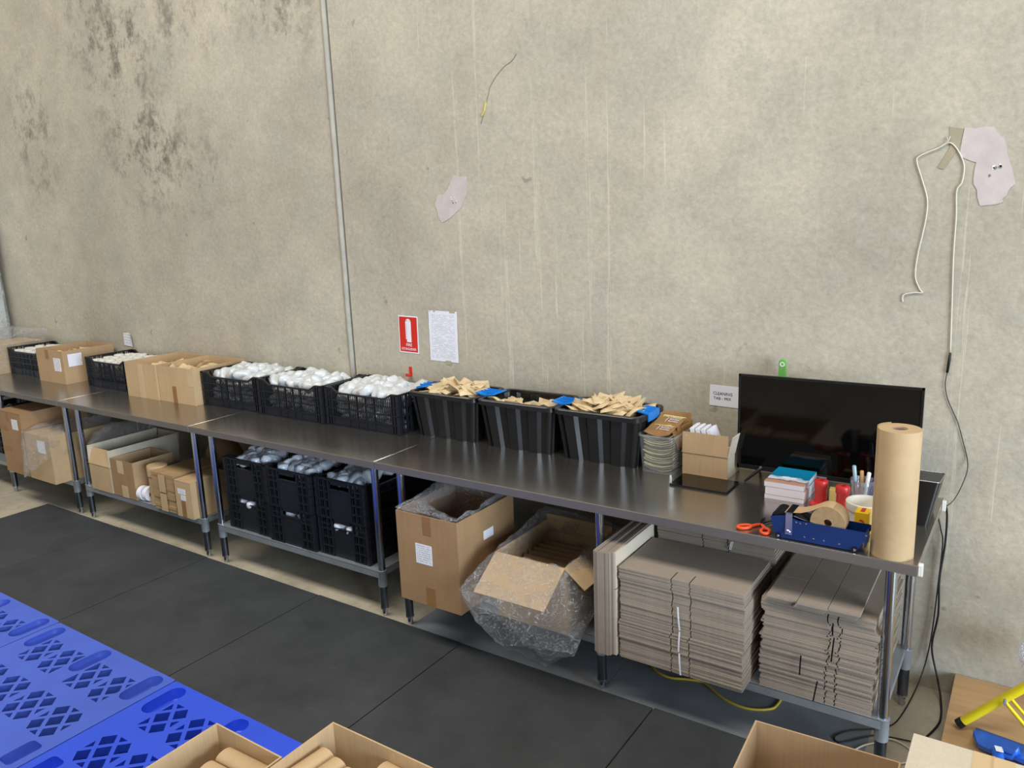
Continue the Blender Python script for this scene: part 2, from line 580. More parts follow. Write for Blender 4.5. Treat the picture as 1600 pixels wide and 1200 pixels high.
def text_mesh(name, body, size, mat, parent, loc, rot=(PI / 2, 0, 0), sx=1.0, align='CENTER', thick=0.0003):
    cu = bpy.data.curves.new(name, 'FONT')
    cu.body = body
    cu.size = size
    cu.align_x = align
    cu.align_y = 'CENTER'
    cu.extrude = thick
    cu.resolution_u = 2
    tmp = bpy.data.objects.new(name, cu)
    COL.objects.link(tmp)
    bpy.context.view_layer.update()
    me = bpy.data.meshes.new_from_object(tmp.evaluated_get(bpy.context.evaluated_depsgraph_get()))
    bpy.data.objects.remove(tmp)
    bpy.data.curves.remove(cu)
    me.materials.clear()
    me.materials.append(mat)
    o = obj(name, me, parent, loc, rot)
    o.scale = (sx, 1, 1)
    return o

def flat_fill(outer, holes, thick, name, mat):
    """a plate with holes, as a mesh: 2D filled curve, extruded"""
    cu = bpy.data.curves.new(name, 'CURVE')
    cu.dimensions = '2D'
    cu.fill_mode = 'BOTH'
    cu.extrude = thick / 2
    for poly in [outer] + holes:
        s = cu.splines.new('POLY')
        s.points.add(len(poly) - 1)
        for p, q in zip(s.points, poly):
            p.co = (q[0], q[1], 0, 1)
        s.use_cyclic_u = True
    tmp = bpy.data.objects.new(name, cu)
    COL.objects.link(tmp)
    bpy.context.view_layer.update()
    me = bpy.data.meshes.new_from_object(tmp.evaluated_get(bpy.context.evaluated_depsgraph_get()))
    bpy.data.objects.remove(tmp)
    bpy.data.curves.remove(cu)
    me.materials.clear()
    me.materials.append(mat)
    return me

def wob(p, amp, sc, seed=0.0):
    q = Vector(p) * sc + Vector((seed, seed * 1.7, seed * 0.3))
    return Vector(p) + noise.noise_vector(q) * amp + noise.noise_vector(q * 2.7) * amp * 0.45 + noise.noise_vector(q * 6.1) * amp * 0.16

def resample(loop, n):
    pts = [Vector(p) for p in loop]
    L = [(pts[(i + 1) % len(pts)] - pts[i]).length for i in range(len(pts))]
    tot = sum(L)
    out = []
    for k in range(n):
        d = tot * k / n
        i = 0
        while d > L[i] and i < len(L) - 1:
            d -= L[i]
            i += 1
        out.append(pts[i].lerp(pts[(i + 1) % len(pts)], d / max(L[i], 1e-9)))
    return out

def loft(loops, n=72, sub=5, amp=0.012, sc=9.0, seed=0.0):
    rs = [resample(l, n) for l in loops]
    rows = []
    for i in range(len(rs) - 1):
        for j in range(sub):
            t = j / sub
            rows.append([wob(a.lerp(b, t), amp, sc, seed) for a, b in zip(rs[i], rs[i + 1])])
    rows.append([wob(a, amp, sc, seed) for a in rs[-1]])
    mb = MB()
    mb.grid(rows, closed=True)
    return mb

def rrect(x0, x1, y0, y1, r, n=4):
    out = []
    for cx, cy, a0 in ((x1 - r, y1 - r, 0), (x0 + r, y1 - r, 90), (x0 + r, y0 + r, 180), (x1 - r, y0 + r, 270)):
        for k in range(n + 1):
            a = math.radians(a0 + 90 * k / n)
            out.append((cx + r * math.cos(a), cy + r * math.sin(a)))
    return out

# ------------------------------------------------------------------ the setting
WY = 0.05                                    # face of the back wall
wall = obj('wall_back', None)
wall['kind'] = 'structure'
wall['label'] = 'grey precast concrete wall of two tall panels'
part('panel', MB().box(-9.6, -3.385, WY, WY + 0.18, 0, 7.4), WALL, wall)
part('panel', MB().box(-3.335, 3.2, WY, WY + 0.18, 0, 7.4), WALL, wall)
mb = MB()
rows = []
for k in range(90):
    z = 7.4 * k / 89
    w = 0.004 * noise.noise(Vector((z * 3, 0, 0)))
    rows.append([Vector((-3.389, WY + 0.006, z)), Vector((-3.384 + w, WY - 0.008, z)), Vector((-3.370 + w, WY - 0.011, z)), Vector((-3.360 + w, WY - 0.004, z)), Vector((-3.356 + w, WY + 0.016, z))])
mb.grid(rows)
part('joint_sealant', mb, SEALANT, wall, smooth=True, label='pale sealant bead down the wall joint')
part('joint_backing', MB().box(-3.386, -3.334, WY + 0.012, WY + 0.1, 0, 7.4), GROOVE, wall)
for nm, poly in (('plaster_patch', [(-2.616, 2.156), (-2.588, 2.199), (-2.54, 2.202), (-2.473, 2.299), (-2.374, 2.293), (-2.387, 2.195), (-2.431, 2.125), (-2.501, 2.081), (-2.572, 2.047)]),
                 ('plaster_patch', [(-0.038, 2.325), (0.057, 2.322), (0.09, 2.28), (0.117, 2.196), (0.141, 2.115), (0.111, 2.076), (0.104, 2.045), (0.032, 2.044), (0.008, 2.122), (0.007, 2.198), (-0.045, 2.23)])):
    pts = []
    for i, (a, b) in enumerate(poly):
        c, d = poly[(i + 1) % len(poly)]
        for t in (0, 0.33, 0.66):
            x, z = a + (c - a) * t, b + (d - b) * t
            pts.append((x + random.uniform(-0.005, 0.005), z + random.uniform(-0.005, 0.005)))
    part(nm, MB().prism(pts, WY - 0.0025, WY + 0.002, 'y'), PLASTER, wall, label='pinkish plaster filler patch')
    cx = sum(p[0] for p in poly) / len(poly); cz = sum(p[1] for p in poly) / len(poly)
    for k in range(7):
        a, b = cx + 0.02 + random.uniform(-0.022, 0.022), cz - 0.01 + random.uniform(-0.02, 0.02)
        r = random.uniform(0.003, 0.007)
        part('chip', MB().prism([(a + r * math.cos(t) * random.uniform(0.6, 1.2), b + r * math.sin(t) * random.uniform(0.6, 1.2)) for t in [2 * PI * q / 7 for q in range(7)]], WY - 0.0035, WY, 'y'), GROOVE if k % 2 else WHITE, wall)

floor = part('floor', MB().box(-12, 6, -12, WY + 0.2, -0.2, 0), FLOOR, None)
floor['kind'] = 'structure'
floor['label'] = 'smooth grey concrete warehouse floor'

SHEET = simple('grey_floor_sheet', (132, 134, 138), 0.5, var=0.14, vs=5, bmp=0.1)
for k, (a, b) in enumerate(((-2.328, -1.2165), (-1.2145, -0.16))):
    single('floor_sheet', MB().box(a, b, -0.698, 0.0, 0.0, 0.003), SHEET, ('smooth grey floor sheet under the lined carton', 'smooth grey floor sheet under the flattened carton stacks')[k], 'floor sheet', 'grey floor sheets under the bench')

# yellow and dark crack line high on the wall
crack = [(-2.031, 2.865), (-2.06, 2.835), (-2.108, 2.814), (-2.162, 2.772), (-2.2, 2.727), (-2.21, 2.7), (-2.239, 2.624), (-2.268, 2.553)]
part('hairline_crack', MB().tube(smooth_path([(x, WY - 0.0006, z) for x, z in crack], 4), 0.0017, 5), GROOVE, wall, label='thin dark crack line')
CRAYON = simple('yellow_crayon', (206, 190, 104), 0.8, var=0.1)
part('crayon_mark', MB().tube([(-2.232, WY - 0.0003, 2.655), (-2.243, WY - 0.0003, 2.615), (-2.262, WY - 0.0003, 2.59)], 0.006, 5), CRAYON, wall, label='faint yellow crayon mark')

# ------------------------------------------------------------------ rubber mats
mat_seams = [-6.065, -5.05, -4.036, -3.006, -1.985, -0.959, 0.065, 1.09]
mat_words = ['far corner black rubber mat, beside the wrapped pallet load', 'black rubber floor mat in front of the pale open carton', 'black rubber floor mat in front of the crate stacks',
             'black rubber floor mat before the lined brown carton', 'black rubber floor mat below the bagged carton', 'black rubber floor mat before the left flattened carton stack',
             'black rubber floor mat under the taped carton']
for i in range(7):
    g = 0.0012 if i == 0 else 0.003
    mb = MB().box(mat_seams[i] + g, mat_seams[i + 1] - (0.0012 if i == 0 else 0.003), -2.25, -0.702 + 0.004 * (i % 2), 0.0, 0.012)
    single('rubber_mat', mb, RUBBER, mat_words[i], 'mat', 'rubber mats laid along the bench', bevel=0.002)

# ------------------------------------------------------------------ workbenches
YF, YB, TOP, SHELF = -0.759, -0.04, 0.90, 0.26
def workbench(x0, x1, legs, label):
    t = thing('workbench', label, 'bench', ((x0 + x1) / 2, (YF + YB) / 2, 0), group='stainless benches along the wall')
    ox, oy = -(x0 + x1) / 2, -(YF + YB) / 2
    a, b = x0 + ox + 0.0012, x1 + ox - 0.0012
    f, k = YF + oy, YB + oy
    # folded sheet top: top plate, front, back and end lips
    part('front_lip', MB().box(a, b, f, f + 0.004, TOP - 0.038, TOP - 0.0015), STEEL_LIP, t, bevel=0.0012)
    mb = MB().box(a, b, f + 0.001, k, TOP - 0.004, TOP).box(a, b, k - 0.004, k, TOP - 0.038, TOP - 0.003)
    mb.box(a, a + 0.004, f + 0.004, k - 0.004, TOP - 0.038, TOP - 0.003).box(b - 0.004, b, f + 0.004, k - 0.004, TOP - 0.038, TOP - 0.003)
    part('tabletop', mb, STEEL, t, bevel=0.0025)
    for ex in (a + 0.0006, b - 0.0006):
        part('rolled_end', MB().tube([(ex, f + 0.002, TOP - 0.0004), (ex, k - 0.002, TOP - 0.0004)], 0.0013, 8), STEEL, t, True)
    part('hat_channel', MB().box(a + 0.06, b - 0.06, -0.06, 0.06, TOP - 0.034, TOP - 0.004), GALV, t)
    sh = MB().box(a + 0.088, b - 0.088, f + 0.066, k - 0.066, SHELF - 0.003, SHELF)
    sh.box(a + 0.088, b - 0.088, f + 0.066, f + 0.069, SHELF - 0.036, SHELF - 0.001).box(a + 0.088, b - 0.088, k - 0.069, k - 0.066, SHELF - 0.036, SHELF - 0.001)
    sh.box(a + 0.088, a + 0.091, f + 0.069, k - 0.069, SHELF - 0.036, SHELF - 0.001).box(b - 0.091, b - 0.088, f + 0.069, k - 0.069, SHELF - 0.036, SHELF - 0.001)
    part('undershelf', sh, GALV, t)
    for lx in legs:
        for ly in (f + 0.091, k - 0.091):
            cx = lx + ox
            lg = part('leg', MB().lathe([(0, 0.26), (0.0195, 0.26), (0.0195, TOP - 0.005), (0, TOP - 0.005)], 20, cx, ly), CHROME, t, True, 40)
            part('collar', MB().lathe([(0.0195, 0.262), (0.026, 0.262), (0.026, 0.258), (0.0245, 0.256), (0.0245, 0.172), (0.0195, 0.17)], 20, cx, ly), GALV, lg, True, 40)
            part('lower_tube', MB().lathe([(0.0, 0.262), (0.021, 0.26), (0.021, 0.045), (0.0, 0.045)], 20, cx, ly), DARKTUBE, lg, True, 40)
            part('bullet_foot', MB().lathe([(0, 0.05), (0.022, 0.05), (0.022, 0.043), (0.015, 0.04), (0.014, 0.006), (0.011, 0.0), (0, 0.0)], 16, cx, ly), CHROME, lg, True, 40)
    return t
IX = 0.088
workbench(-7.75, -5.548, [-7.75 + IX, -6.66, -5.548 - IX], 'long stainless bench farthest along the wall, beneath crates of jars')
workbench(-5.546, -3.977, [-5.546 + IX, -3.977 - IX], 'stainless bench with two adjoining open cartons on top')
workbench(-3.975, -2.438, [-3.975 + IX, -2.438 - IX], 'stainless bench with stacked black crates on its undershelf')
workbench(-2.436, 0.0, [-2.436 + IX, -1.2195, -IX], 'long stainless bench carrying the television and black tubs')
for y, lab in ((YF + 0.012, 'small white plastic clip on the front corner of the bench end'), (-0.085, 'small white plastic clip on the back corner of the bench end')):
    single('corner_clip', MB().prism(rrect(-0.011, 0.011, -0.022, 0.022, 0.006), 0.0, 0.013, 'x'), JAR_W, lab, 'clip', 'clips on the bench end', loc=(0.0, y, TOP - 0.016), bevel=0.001)

# ------------------------------------------------------------------ cartons
def carton(name, label, x0, x1, y0, y1, z0, z1, mat, flaps=None, rotz=0.0, group=None, cat='box', lid=False, inner=None, tilt=(0, 0)):
    """an open-topped board carton; flaps: side -> (length, degrees outward from upright)"""
    cx, cy = (x0 + x1) / 2, (y0 + y1) / 2
    w, d, h, t = (x1 - x0) / 2, (y1 - y0) / 2, z1 - z0, 0.005
    root = thing(name, label, cat, (cx, cy, z0), (tilt[0], tilt[1], rotz), group)
    part('bottom', MB().box(-w + t, w - t, -d + t, d - t, 0, t), mat, root)
    part('front_panel', MB().box(-w, w, -d, -d + t, 0, h), mat, root)
    part('back_panel', MB().box(-w, w, d - t, d, 0, h), inner or mat, root)
    part('side_panel', MB().box(-w, -w + t, -d + t, d - t, 0, h), inner or mat, root)
    part('side_panel', MB().box(w - t, w, -d + t, d - t, 0, h), inner or mat, root)
    for side, (ln, deg) in (flaps or {}).items():
        a = math.radians(deg)
        up, out = math.cos(a) * ln, math.sin(a) * ln
        if side == 'front':
            mb = MB().slab((-w, -d, h), (2 * w, 0, 0), (0, -out, up), 0.004)
        elif side == 'back':
            mb = MB().slab((w, d, h), (-2 * w, 0, 0), (0, out, up), 0.004)
        elif side == 'left':
            mb = MB().slab((-w, d, h), (0, -2 * d, 0), (-out, 0, up), 0.004)
        else:
            mb = MB().slab((w, -d, h), (0, 2 * d, 0), (out, 0, up), 0.004)
        part('flap', mb, mat if side == 'front' else (inner or mat), root)
    if lid:
        part('lid_flap', MB().box(-w - 0.001, w + 0.001, -d - 0.001, -0.001, h, h + 0.004), mat, root)
        part('lid_flap', MB().box(-w - 0.001, w + 0.001, 0.001, d + 0.001, h, h + 0.004), mat, root)
    return root

def on_front(root, x0, x1, z0, z1, d, mat, name='label_sticker', label=None, t=0.0012):
    """a sticker or tape strip on the front face (local coordinates, half depth d)"""
    return part(name, MB().box(x0, x1, -d - t, -d, z0, z1), mat, root, label=label)

def on_right(root, y0, y1, z0, z1, w, mat, name='label_sticker', t=0.0012):
    return part(name, MB().box(w, w + t, y0, y1, z0, z1), mat, root)

# ------------------------------------------------------------------ black lattice crates
CL, CW, CH = 0.585, 0.385, 0.232

def crate_parts(variant):
    L, W, H = CL / 2, CW / 2, CH
    ps = []
    base = MB().box(-L + 0.008, L - 0.008, -W + 0.008, W - 0.008, 0.004, 0.009)
    ps.append(('base', base))
    def contour(u):                        # rim height along the long side: high at the corners, dipped between
        a = abs(u)
        return H if a > 0.235 else (H - 0.028 if a < 0.185 else H - 0.028 * (0.235 - a) / 0.05)
    for s in (-1, 1):
        mb = MB()
        yo, yi = s * W, s * (W - 0.013)
        y0, y1 = min(yo, yi), max(yo, yi)
        ym = s * (W - 0.0075)
        for z in (0.0, 0.052, 0.104, 0.152):
            mb.box(-L, L, y0, y1, z, z + 0.006)
        xs = [-L, -0.235, -0.185, 0.185, 0.235, L]
        for a, b in zip(xs, xs[1:]):       # rim
            za, zb = contour(a), contour(b)
            v = [(a, y0, za - 0.010), (b, y0, zb - 0.010), (b, y1, zb - 0.010), (a, y1, za - 0.010), (a, y0, za), (b, y0, zb), (b, y1, zb), (a, y1, za)]
            mb.add(v, [(0, 3, 2, 1), (4, 5, 6, 7), (0, 1, 5, 4), (1, 2, 6, 5), (2, 3, 7, 6), (3, 0, 4, 7)])
        n = 40
        for k in range(n + 1):             # fine uprights
            x = -L + 0.02 + (2 * L - 0.04) * k / n
            mb.box(x - 0.0020, x + 0.0020, ym - 0.002, ym + 0.002, 0.05, contour(x) - 0.008)
        for x in (-0.255, -0.235, -0.10, -0.035, 0.035, 0.10, 0.235, 0.255):
            mb.box(x - 0.0035, x + 0.0035, y0, y1, 0.0, contour(x) - 0.006)
        mb.box(-0.232, 0.232, ym - 0.0015, ym + 0.0015, 0.006, 0.052)
        if variant == 'b':                 # braced top band
            for x in (-0.16, -0.03, 0.10):
                for dx in (0.04, -0.04):
                    p0, p1 = Vector((x + 0.03, ym - s * 0.0, 0.156)), Vector((x + 0.03 + dx, ym, 0.2))
                    mb.tube([p0, p1], 0.0035, 4)
        ps.append(('long_side', mb))
    for s in (-1, 1):
        mb = MB()
        xo, xi = s * L, s * (L - 0.013)
        x0, x1 = min(xo, xi), max(xo, xi)
        xm = s * (L - 0.0075)
        for z in (0.0, 0.052, 0.104, 0.152):
            for a, b in ((-W, -0.075), (0.075, W)):
                mb.box(x0, x1, a, b, z, z + 0.006)
        mb.box(x0, x1, -W, W, H - 0.010, H)
        mb.box(x0, x1, -W, -0.10, H - 0.05, H - 0.044).box(x0, x1, 0.10, W, H - 0.05, H - 0.044)
        mb.box(xm - 0.0025, xm + 0.0025, -0.08, 0.08, 0.0, 0.168)              # solid plate under the hand hole
        mb.box(x0, x1, -0.085, -0.078, 0.0, H - 0.006).box(x0, x1, 0.078, 0.085, 0.0, H - 0.006)
        mb.box(x0, x1, -0.08, 0.08, 0.168, 0.174)
        mb.box(x0 - 0.004 * (s > 0) * 0, x1, -0.06, 0.06, H - 0.030, H - 0.006)
        n = 22
        for k in range(n + 1):
            y = -W + 0.018 + (2 * W - 0.036) * k / n
            if abs(y) > 0.085:
                mb.box(xm - 0.002, xm + 0.002, y - 0.0022, y + 0.0022, 0.006, H - 0.008)
        for y in (-0.16, -0.12, 0.12, 0.16):
            mb.box(x0, x1, y - 0.003, y + 0.003, 0.0, H - 0.006)
        ps.append(('end_side', mb))
    for sx in (-1, 1):
        for sy in (-1, 1):
            ps.append(('corner_post', MB().prism([(sx * L, sy * W), (sx * (L - 0.022), sy * W), (sx * (L - 0.022), sy * (W - 0.004)), (sx * (L - 0.004), sy * (W - 0.004)), (sx * (L - 0.004), sy * (W - 0.022)), (sx * L, sy * (W - 0.022))], 0, H)))
    return ps

def make_crate(variant, label, loc, rotz, group):
    t = thing('lattice_crate', label, 'crate', loc, (0, 0, rotz), group)
    for nm, mb in crate_parts(variant):
        part(nm, mb, CRATE, t)
    return t

g1 = 'black lattice crates of white pouches on the bench'
cr_a = make_crate('a', 'black lattice crate of white pouches beside the open cartons', (-4.115, -0.148, TOP), 0.02, g1)
cr_b = make_crate('b', 'middle black lattice crate of the three holding white pouches', (-3.525, -0.158, TOP), 0, g1)
copy_tree(cr_a, 'black lattice crate of white pouches beside the black tubs', None, (-2.927, -0.145, TOP), (0, 0, 0))
g2 = 'black lattice crates of white jars on the bench'
copy_tree(cr_a, 'black lattice crate of jars nearest the wrapped pallet load', g2, (-6.835, -0.165, TOP), (0, 0, 0.0))
copy_tree(cr_a, 'black lattice crate of jars between two groups of cartons', g2, (-5.585, -0.155, TOP), (0, 0, 0.0))
g3 = 'black crates stacked on the undershelf'
cols = ['left-hand', 'middle', 'right-hand']
for i, x in enumerate((-3.605, -3.205, -2.805)):
    for k in range(2):
        copy_tree(cr_b if i == 1 else cr_a, '%s black crate of the %s column on the undershelf' % (('lower', 'upper')[k], cols[i]), g3,
                  (x + 0.004 * k, -0.385 + (0.008, -0.006, 0.01)[i] - 0.006 * k, SHELF + 0.0005 + 0.2225 * k), (0, 0, PI / 2))
g4 = 'black crates under the farthest bench'
for k in range(2):
    copy_tree(cr_a, '%s black crate on the undershelf beside the tall labelled carton' % ('lower', 'upper')[k], g4, (-6.95, -0.4, SHELF + 0.0005 + 0.2325 * k), (0, 0, 0))

# ------------------------------------------------------------------ pouches, jars
def pillow(a, b, c, seed, n=14, m=8, p=0.6):
    mb = MB()
    rows = []
    for i in range(m + 1):
        ph = -PI / 2 + PI * i / m
        row = []
        for j in range(n):
            th = 2 * PI * j / n
            f = lambda t, q: math.copysign(abs(t) ** q, t)
            q = Vector((a * f(math.cos(ph), 0.5) * f(math.cos(th), p), b * f(math.cos(ph), 0.5) * f(math.sin(th), p), c * f(math.sin(ph), 0.8)))
            row.append(wob(q, 0.008, 22, seed))
        rows.append(row)
    mb.grid(rows, closed=True)
    return mb

def kraft_pouch(a, b, c, seed):
    mb = MB()
    nu, nv = 8, 6
    top, bot = [], []
    bend = random.uniform(-0.02, 0.02)
    for i in range(nu + 1):
        u = -1 + 2 * i / nu
        ru, rb = [], []
        for j in range(nv + 1):
            v = -1 + 2 * j / nv
            h = c * max(0, 1 - abs(u) ** 4) * max(0, 1 - abs(v) ** 4)
            base = Vector((a * u, b * v, bend * (u * u - 0.4)))
            w = noise.noise(base * 30 + Vector((seed, 0, 0))) * 0.004
            ru.append(base + Vector((0, 0, h + w + 0.0008)))
            rb.append(base + Vector((0, 0, -h * 0.8 + w - 0.0008)))
        top.append(ru); bot.append(rb)
    mb.grid(top); mb.grid(bot)
    n = nv + 1
    off = len(top) * n
    idx = [(i, 0) for i in range(nu + 1)] + [(nu, j) for j in range(1, nv + 1)] + [(i, nv) for i in range(nu - 1, -1, -1)] + [(0, j) for j in range(nv - 1, 0, -1)]
    for k in range(len(idx)):
        (i, j), (i2, j2) = idx[k], idx[(k + 1) % len(idx)]
        mb.f.append((i * n + j, i2 * n + j2, off + i2 * n + j2, off + i * n + j))
    return mb

W_MESH = [pillow(0.062, 0.042, 0.030, s).mesh('white_pouch', POUCH_W, True) for s in (1.3, 4.1, 7.7, 9.2)]
G_MESH = [pillow(0.058, 0.036, 0.030, s).mesh('frosted_pouch', POUCH_G, True) for s in (2.3, 5.1, 8.7, 3.2)]
K_MESH = [kraft_pouch(0.056, 0.038, 0.010, s).mesh('kraft_pouch', KRAFT_P, True, 50) for s in (1.0, 3.0, 5.0, 7.0, 9.0)]

def scatter(name, meshes, cat, label, group, x0, x1, y0, y1, zf, nx, ny, tilt, jit=0.3, lie=1.0, sc=(0.92, 1.1)):
    for i in range(nx):
        for j in range(ny):
            x = x0 + (x1 - x0) * (i + 0.5 + random.uniform(-jit, jit)) / nx
            y = y0 + (y1 - y0) * (j + 0.5 + random.uniform(-jit, jit)) / ny
            o = obj(name, random.choice(meshes), None, (x, y, zf(x, y) + random.uniform(-0.008, 0.008)),
                    (random.gauss(0, tilt), random.gauss(0, tilt), random.uniform(-PI, PI) * lie))
            s = random.uniform(*sc)
            o.scale = (s, s, s)
            tag(o, label, cat, group)

def crate_fill(cx, cy, who):
    lab = 'plump white pouch heaped in the %s crate' % who
    grp = 'white pouches in the %s crate' % who
    mound = lambda x, y: TOP + 0.190 + 0.030 * max(0, 1 - ((x - cx) / 0.27) ** 2) * max(0.2, 1 - ((y - cy) / 0.2) ** 2)
    scatter('white_pouch', W_MESH, 'pouch', lab, grp, cx - 0.235, cx + 0.235, cy - 0.14, cy + 0.14, mound, 7, 5, 0.35, 0.25)
    for z in (0.15, 0.09, 0.04):
        scatter('white_pouch', W_MESH, 'pouch', lab, grp, cx - 0.235, cx + 0.235, cy - 0.13, cy - 0.09, lambda x, y, z=z: TOP + z, 5, 1, 0.2, 0.15)
    scatter('white_pouch', W_MESH, 'pouch', lab, grp, cx - 0.22, cx + 0.22, cy - 0.06, cy + 0.14, lambda x, y: TOP + 0.15, 4, 3, 0.2, 0.2)
crate_fill(-4.115, -0.148, 'carton-side pouch')
crate_fill(-3.525, -0.158, 'middle pouch')
crate_fill(-2.927, -0.145, 'tub-side pouch')

for i, x in enumerate((-3.605, -3.205, -2.805)):
    nm = ('left-hand', 'middle', 'right-hand')[i]
    scatter('frosted_pouch', G_MESH, 'pouch', 'frosted pouch of white tablets heaped in the %s upper undershelf crate' % nm, 'frosted pouches in the %s undershelf crate' % nm,
            x - 0.13, x + 0.13, -0.63, -0.14, lambda a, b: SHELF + 0.2225 + 0.198 + 0.03 * max(0, 1 - ((b + 0.39) / 0.26) ** 2), 5, 8, 0.4, 0.3, 1.0, (0.78, 0.95))
    scatter('frosted_pouch', G_MESH, 'pouch', 'frosted pouch showing in the hand hole of the %s lower undershelf crate' % nm, 'frosted pouches in the lower %s crate' % nm,
            x - 0.08, x + 0.08, -0.63, -0.60, lambda a, b: SHELF + 0.17, 2, 1, 0.1)

def jar(label, group, loc):
    t = thing('white_jar', label, 'jar', loc, group=group)
    part('jar_body', MB().lathe([(0, 0), (0.036, 0), (0.038, 0.004), (0.038, 0.11), (0.033, 0.118), (0, 0.118)], 18), JAR_W, t, True, 40)
    part('lid', MB().lathe([(0, 0.118), (0.0375, 0.118), (0.0375, 0.142), (0.035, 0.145), (0, 0.145)], 18), JAR_W, t, True, 40)
    return t
jar0 = None
for cx, cy, who in ((-6.835, -0.165, 'farthest jar crate'), (-5.585, -0.155, 'jar crate between the cartons')):
    for i in range(6):
        for j in range(4):
            loc = (cx - 0.225 + 0.09 * i, cy - 0.13 + 0.087 * j, TOP + 0.0645 + 0.004 * ((i + j) % 3))
            lab, grp = 'white screw-lid jar standing in the %s' % who, 'white jars in the %s' % who
            if jar0 is None:
                jar0 = jar(lab, grp, loc)
            else:
                copy_tree(jar0, lab, grp, loc)

# ------------------------------------------------------------------ black storage tubs
def tub(label, cx, cy):
    root = thing('storage_tub', label, 'tub', (cx, cy, TOP), group='black storage tubs on the bench')
    H = 0.252
    def outline(z, inset=0.0, ribs=True):
        k = z / H
        w, d = 0.192 + 0.030 * k - inset, 0.118 + 0.022 * k - inset
        pts = []
        def side(n_pan, half, depth, fn):
            # raised panels with shallow recesses between
            seq = []
            pitch = 2 * half / n_pan
            for p in range(n_pan):
                s0 = -half + p * pitch
                for f, o in ((0.02, depth), (0.15, 0.0), (0.58, 0.0), (0.71, depth), (0.98, depth)):
                    seq.append((s0 + f * pitch, o))
            for s, o in seq:
                pts.append(fn(s, (o if ribs else depth)))
        hr = 0.026
        dep = 0.015
        side(3, w - hr, dep, lambda s, o: (s, -d + o))
        for a in (-80, -60, -40, -20, -5):
            t = math.radians(a)
            pts.append((w - hr + hr * math.cos(t), -d + hr + hr * math.sin(t)))
        side(2, d - hr, dep, lambda s, o: (w - o, s))
        for a in (5, 25, 45, 65, 85):
            t = math.radians(a)
            pts.append((w - hr + hr * math.cos(t), d - hr + hr * math.sin(t)))
        side(3, w - hr, dep, lambda s, o: (-s, d - o))
        for a in (95, 115, 135, 155, 175):
            t = math.radians(a)
            pts.append((-w + hr + hr * math.cos(t), d - hr + hr * math.sin(t)))
        side(2, d - hr, dep, lambda s, o: (-w + o, -s))
        for a in (185, 205, 225, 245, 265):
            t = math.radians(a)
            pts.append((-w + hr + hr * math.cos(t), -d + hr + hr * math.sin(t)))
        return [Vector((x, y, z)) for x, y in pts]
    mb = MB()
    ins = lambda z: [Vector((p.x * 0.975, p.y * 0.965, p.z)) for p in outline(z)]
    rows = [outline(0.0), outline(0.004), outline(H * 0.5), outline(H - 0.012), ins(H - 0.012), ins(H * 0.5), ins(0.006)]
    mb.grid(rows, closed=True)
    n = len(rows[0])
    mb.f.append(tuple(range(n)))
    mb.f.append(tuple(range(6 * n, 7 * n)))
    part('tub_body', mb, TUB, root, True, 28)
    r = MB()
    o = [Vector((x, y, 0)) for x, y in rrect(-0.232, 0.232, -0.152, 0.152, 0.04, 6)]
    i_ = [Vector((x, y, 0)) for x, y in rrect(-0.212, 0.212, -0.126, 0.126, 0.03, 6)]
    up = lambda l, z: [Vector((p.x, p.y, z)) for p in l]
    r.grid([up(i_, H - 0.014), up(o, H - 0.024), up(o, H - 0.003), up([p * 0.985 for p in o], H), up(i_, H), up(i_, H - 0.014)], closed=True)
    part('rim', r, TUB, root, True, 35)
    for s in (-1, 1):
        h = MB()
        h.slab((s * 0.234, -0.060, H + 0.004), (0, 0.12, 0), (-s * 0.058, 0, 0.010), 0.006 * -s)
        h.slab((s * 0.233, -0.060, H - 0.034), (0, 0.12, 0), (0, 0, 0.040), 0.005 * s)
        for q in (-0.03, 0.0, 0.03):
            h.box(min(s * 0.234, s * 0.19), max(s * 0.234, s * 0.19), q - 0.0012, q + 0.0012, H + 0.008, H + 0.0185)
        part('handle', h, BLUE_H, root, label='bright blue clip handle')
    return root
tubs = [(-2.372, -0.148, 'crate-side'), (-1.900, -0.150, 'middle'), (-1.437, -0.152, 'clear-tub-side')]
tub_lab = ['black storage tub with blue handles beside the lattice crate', 'middle black storage tub, less full than its neighbours', 'black storage tub with blue handles beside the clear tub']
t0 = tub(tub_lab[0], tubs[0][0], tubs[0][1])
for k in (1, 2):
    copy_tree(t0, tub_lab[k], None, (tubs[k][0], tubs[k][1], TOP))
for k, (cx, cy, who) in enumerate(tubs):
    lab = 'small kraft paper pouch heaped in the %s black tub' % who
    grp = 'kraft pouches in the %s tub' % who
    if k == 1:
        zf = lambda x, y, cx=cx, cy=cy: TOP + 0.175 + 0.05 * abs((x - cx) / 0.2) - 0.02 * (y - cy) / 0.12
    else:
        zf = lambda x, y, cx=cx, cy=cy: TOP + 0.225 + 0.045 * max(0, 1 - ((x - cx - 0.02) / 0.2) ** 2) * (1 - ((y - cy - 0.02) / 0.2) ** 2)
    scatter('kraft_pouch', K_MESH, 'pouch', lab, grp, cx - 0.165, cx + 0.165, cy - 0.074, cy + 0.076, zf, 8, 5, 0.42, 0.3)
    scatter('kraft_pouch', K_MESH, 'pouch', lab, grp, cx - 0.135, cx + 0.135, cy - 0.06, cy + 0.06, lambda x, y, zf=zf: zf(x, y) - 0.04, 5, 3, 0.12, 0.15)

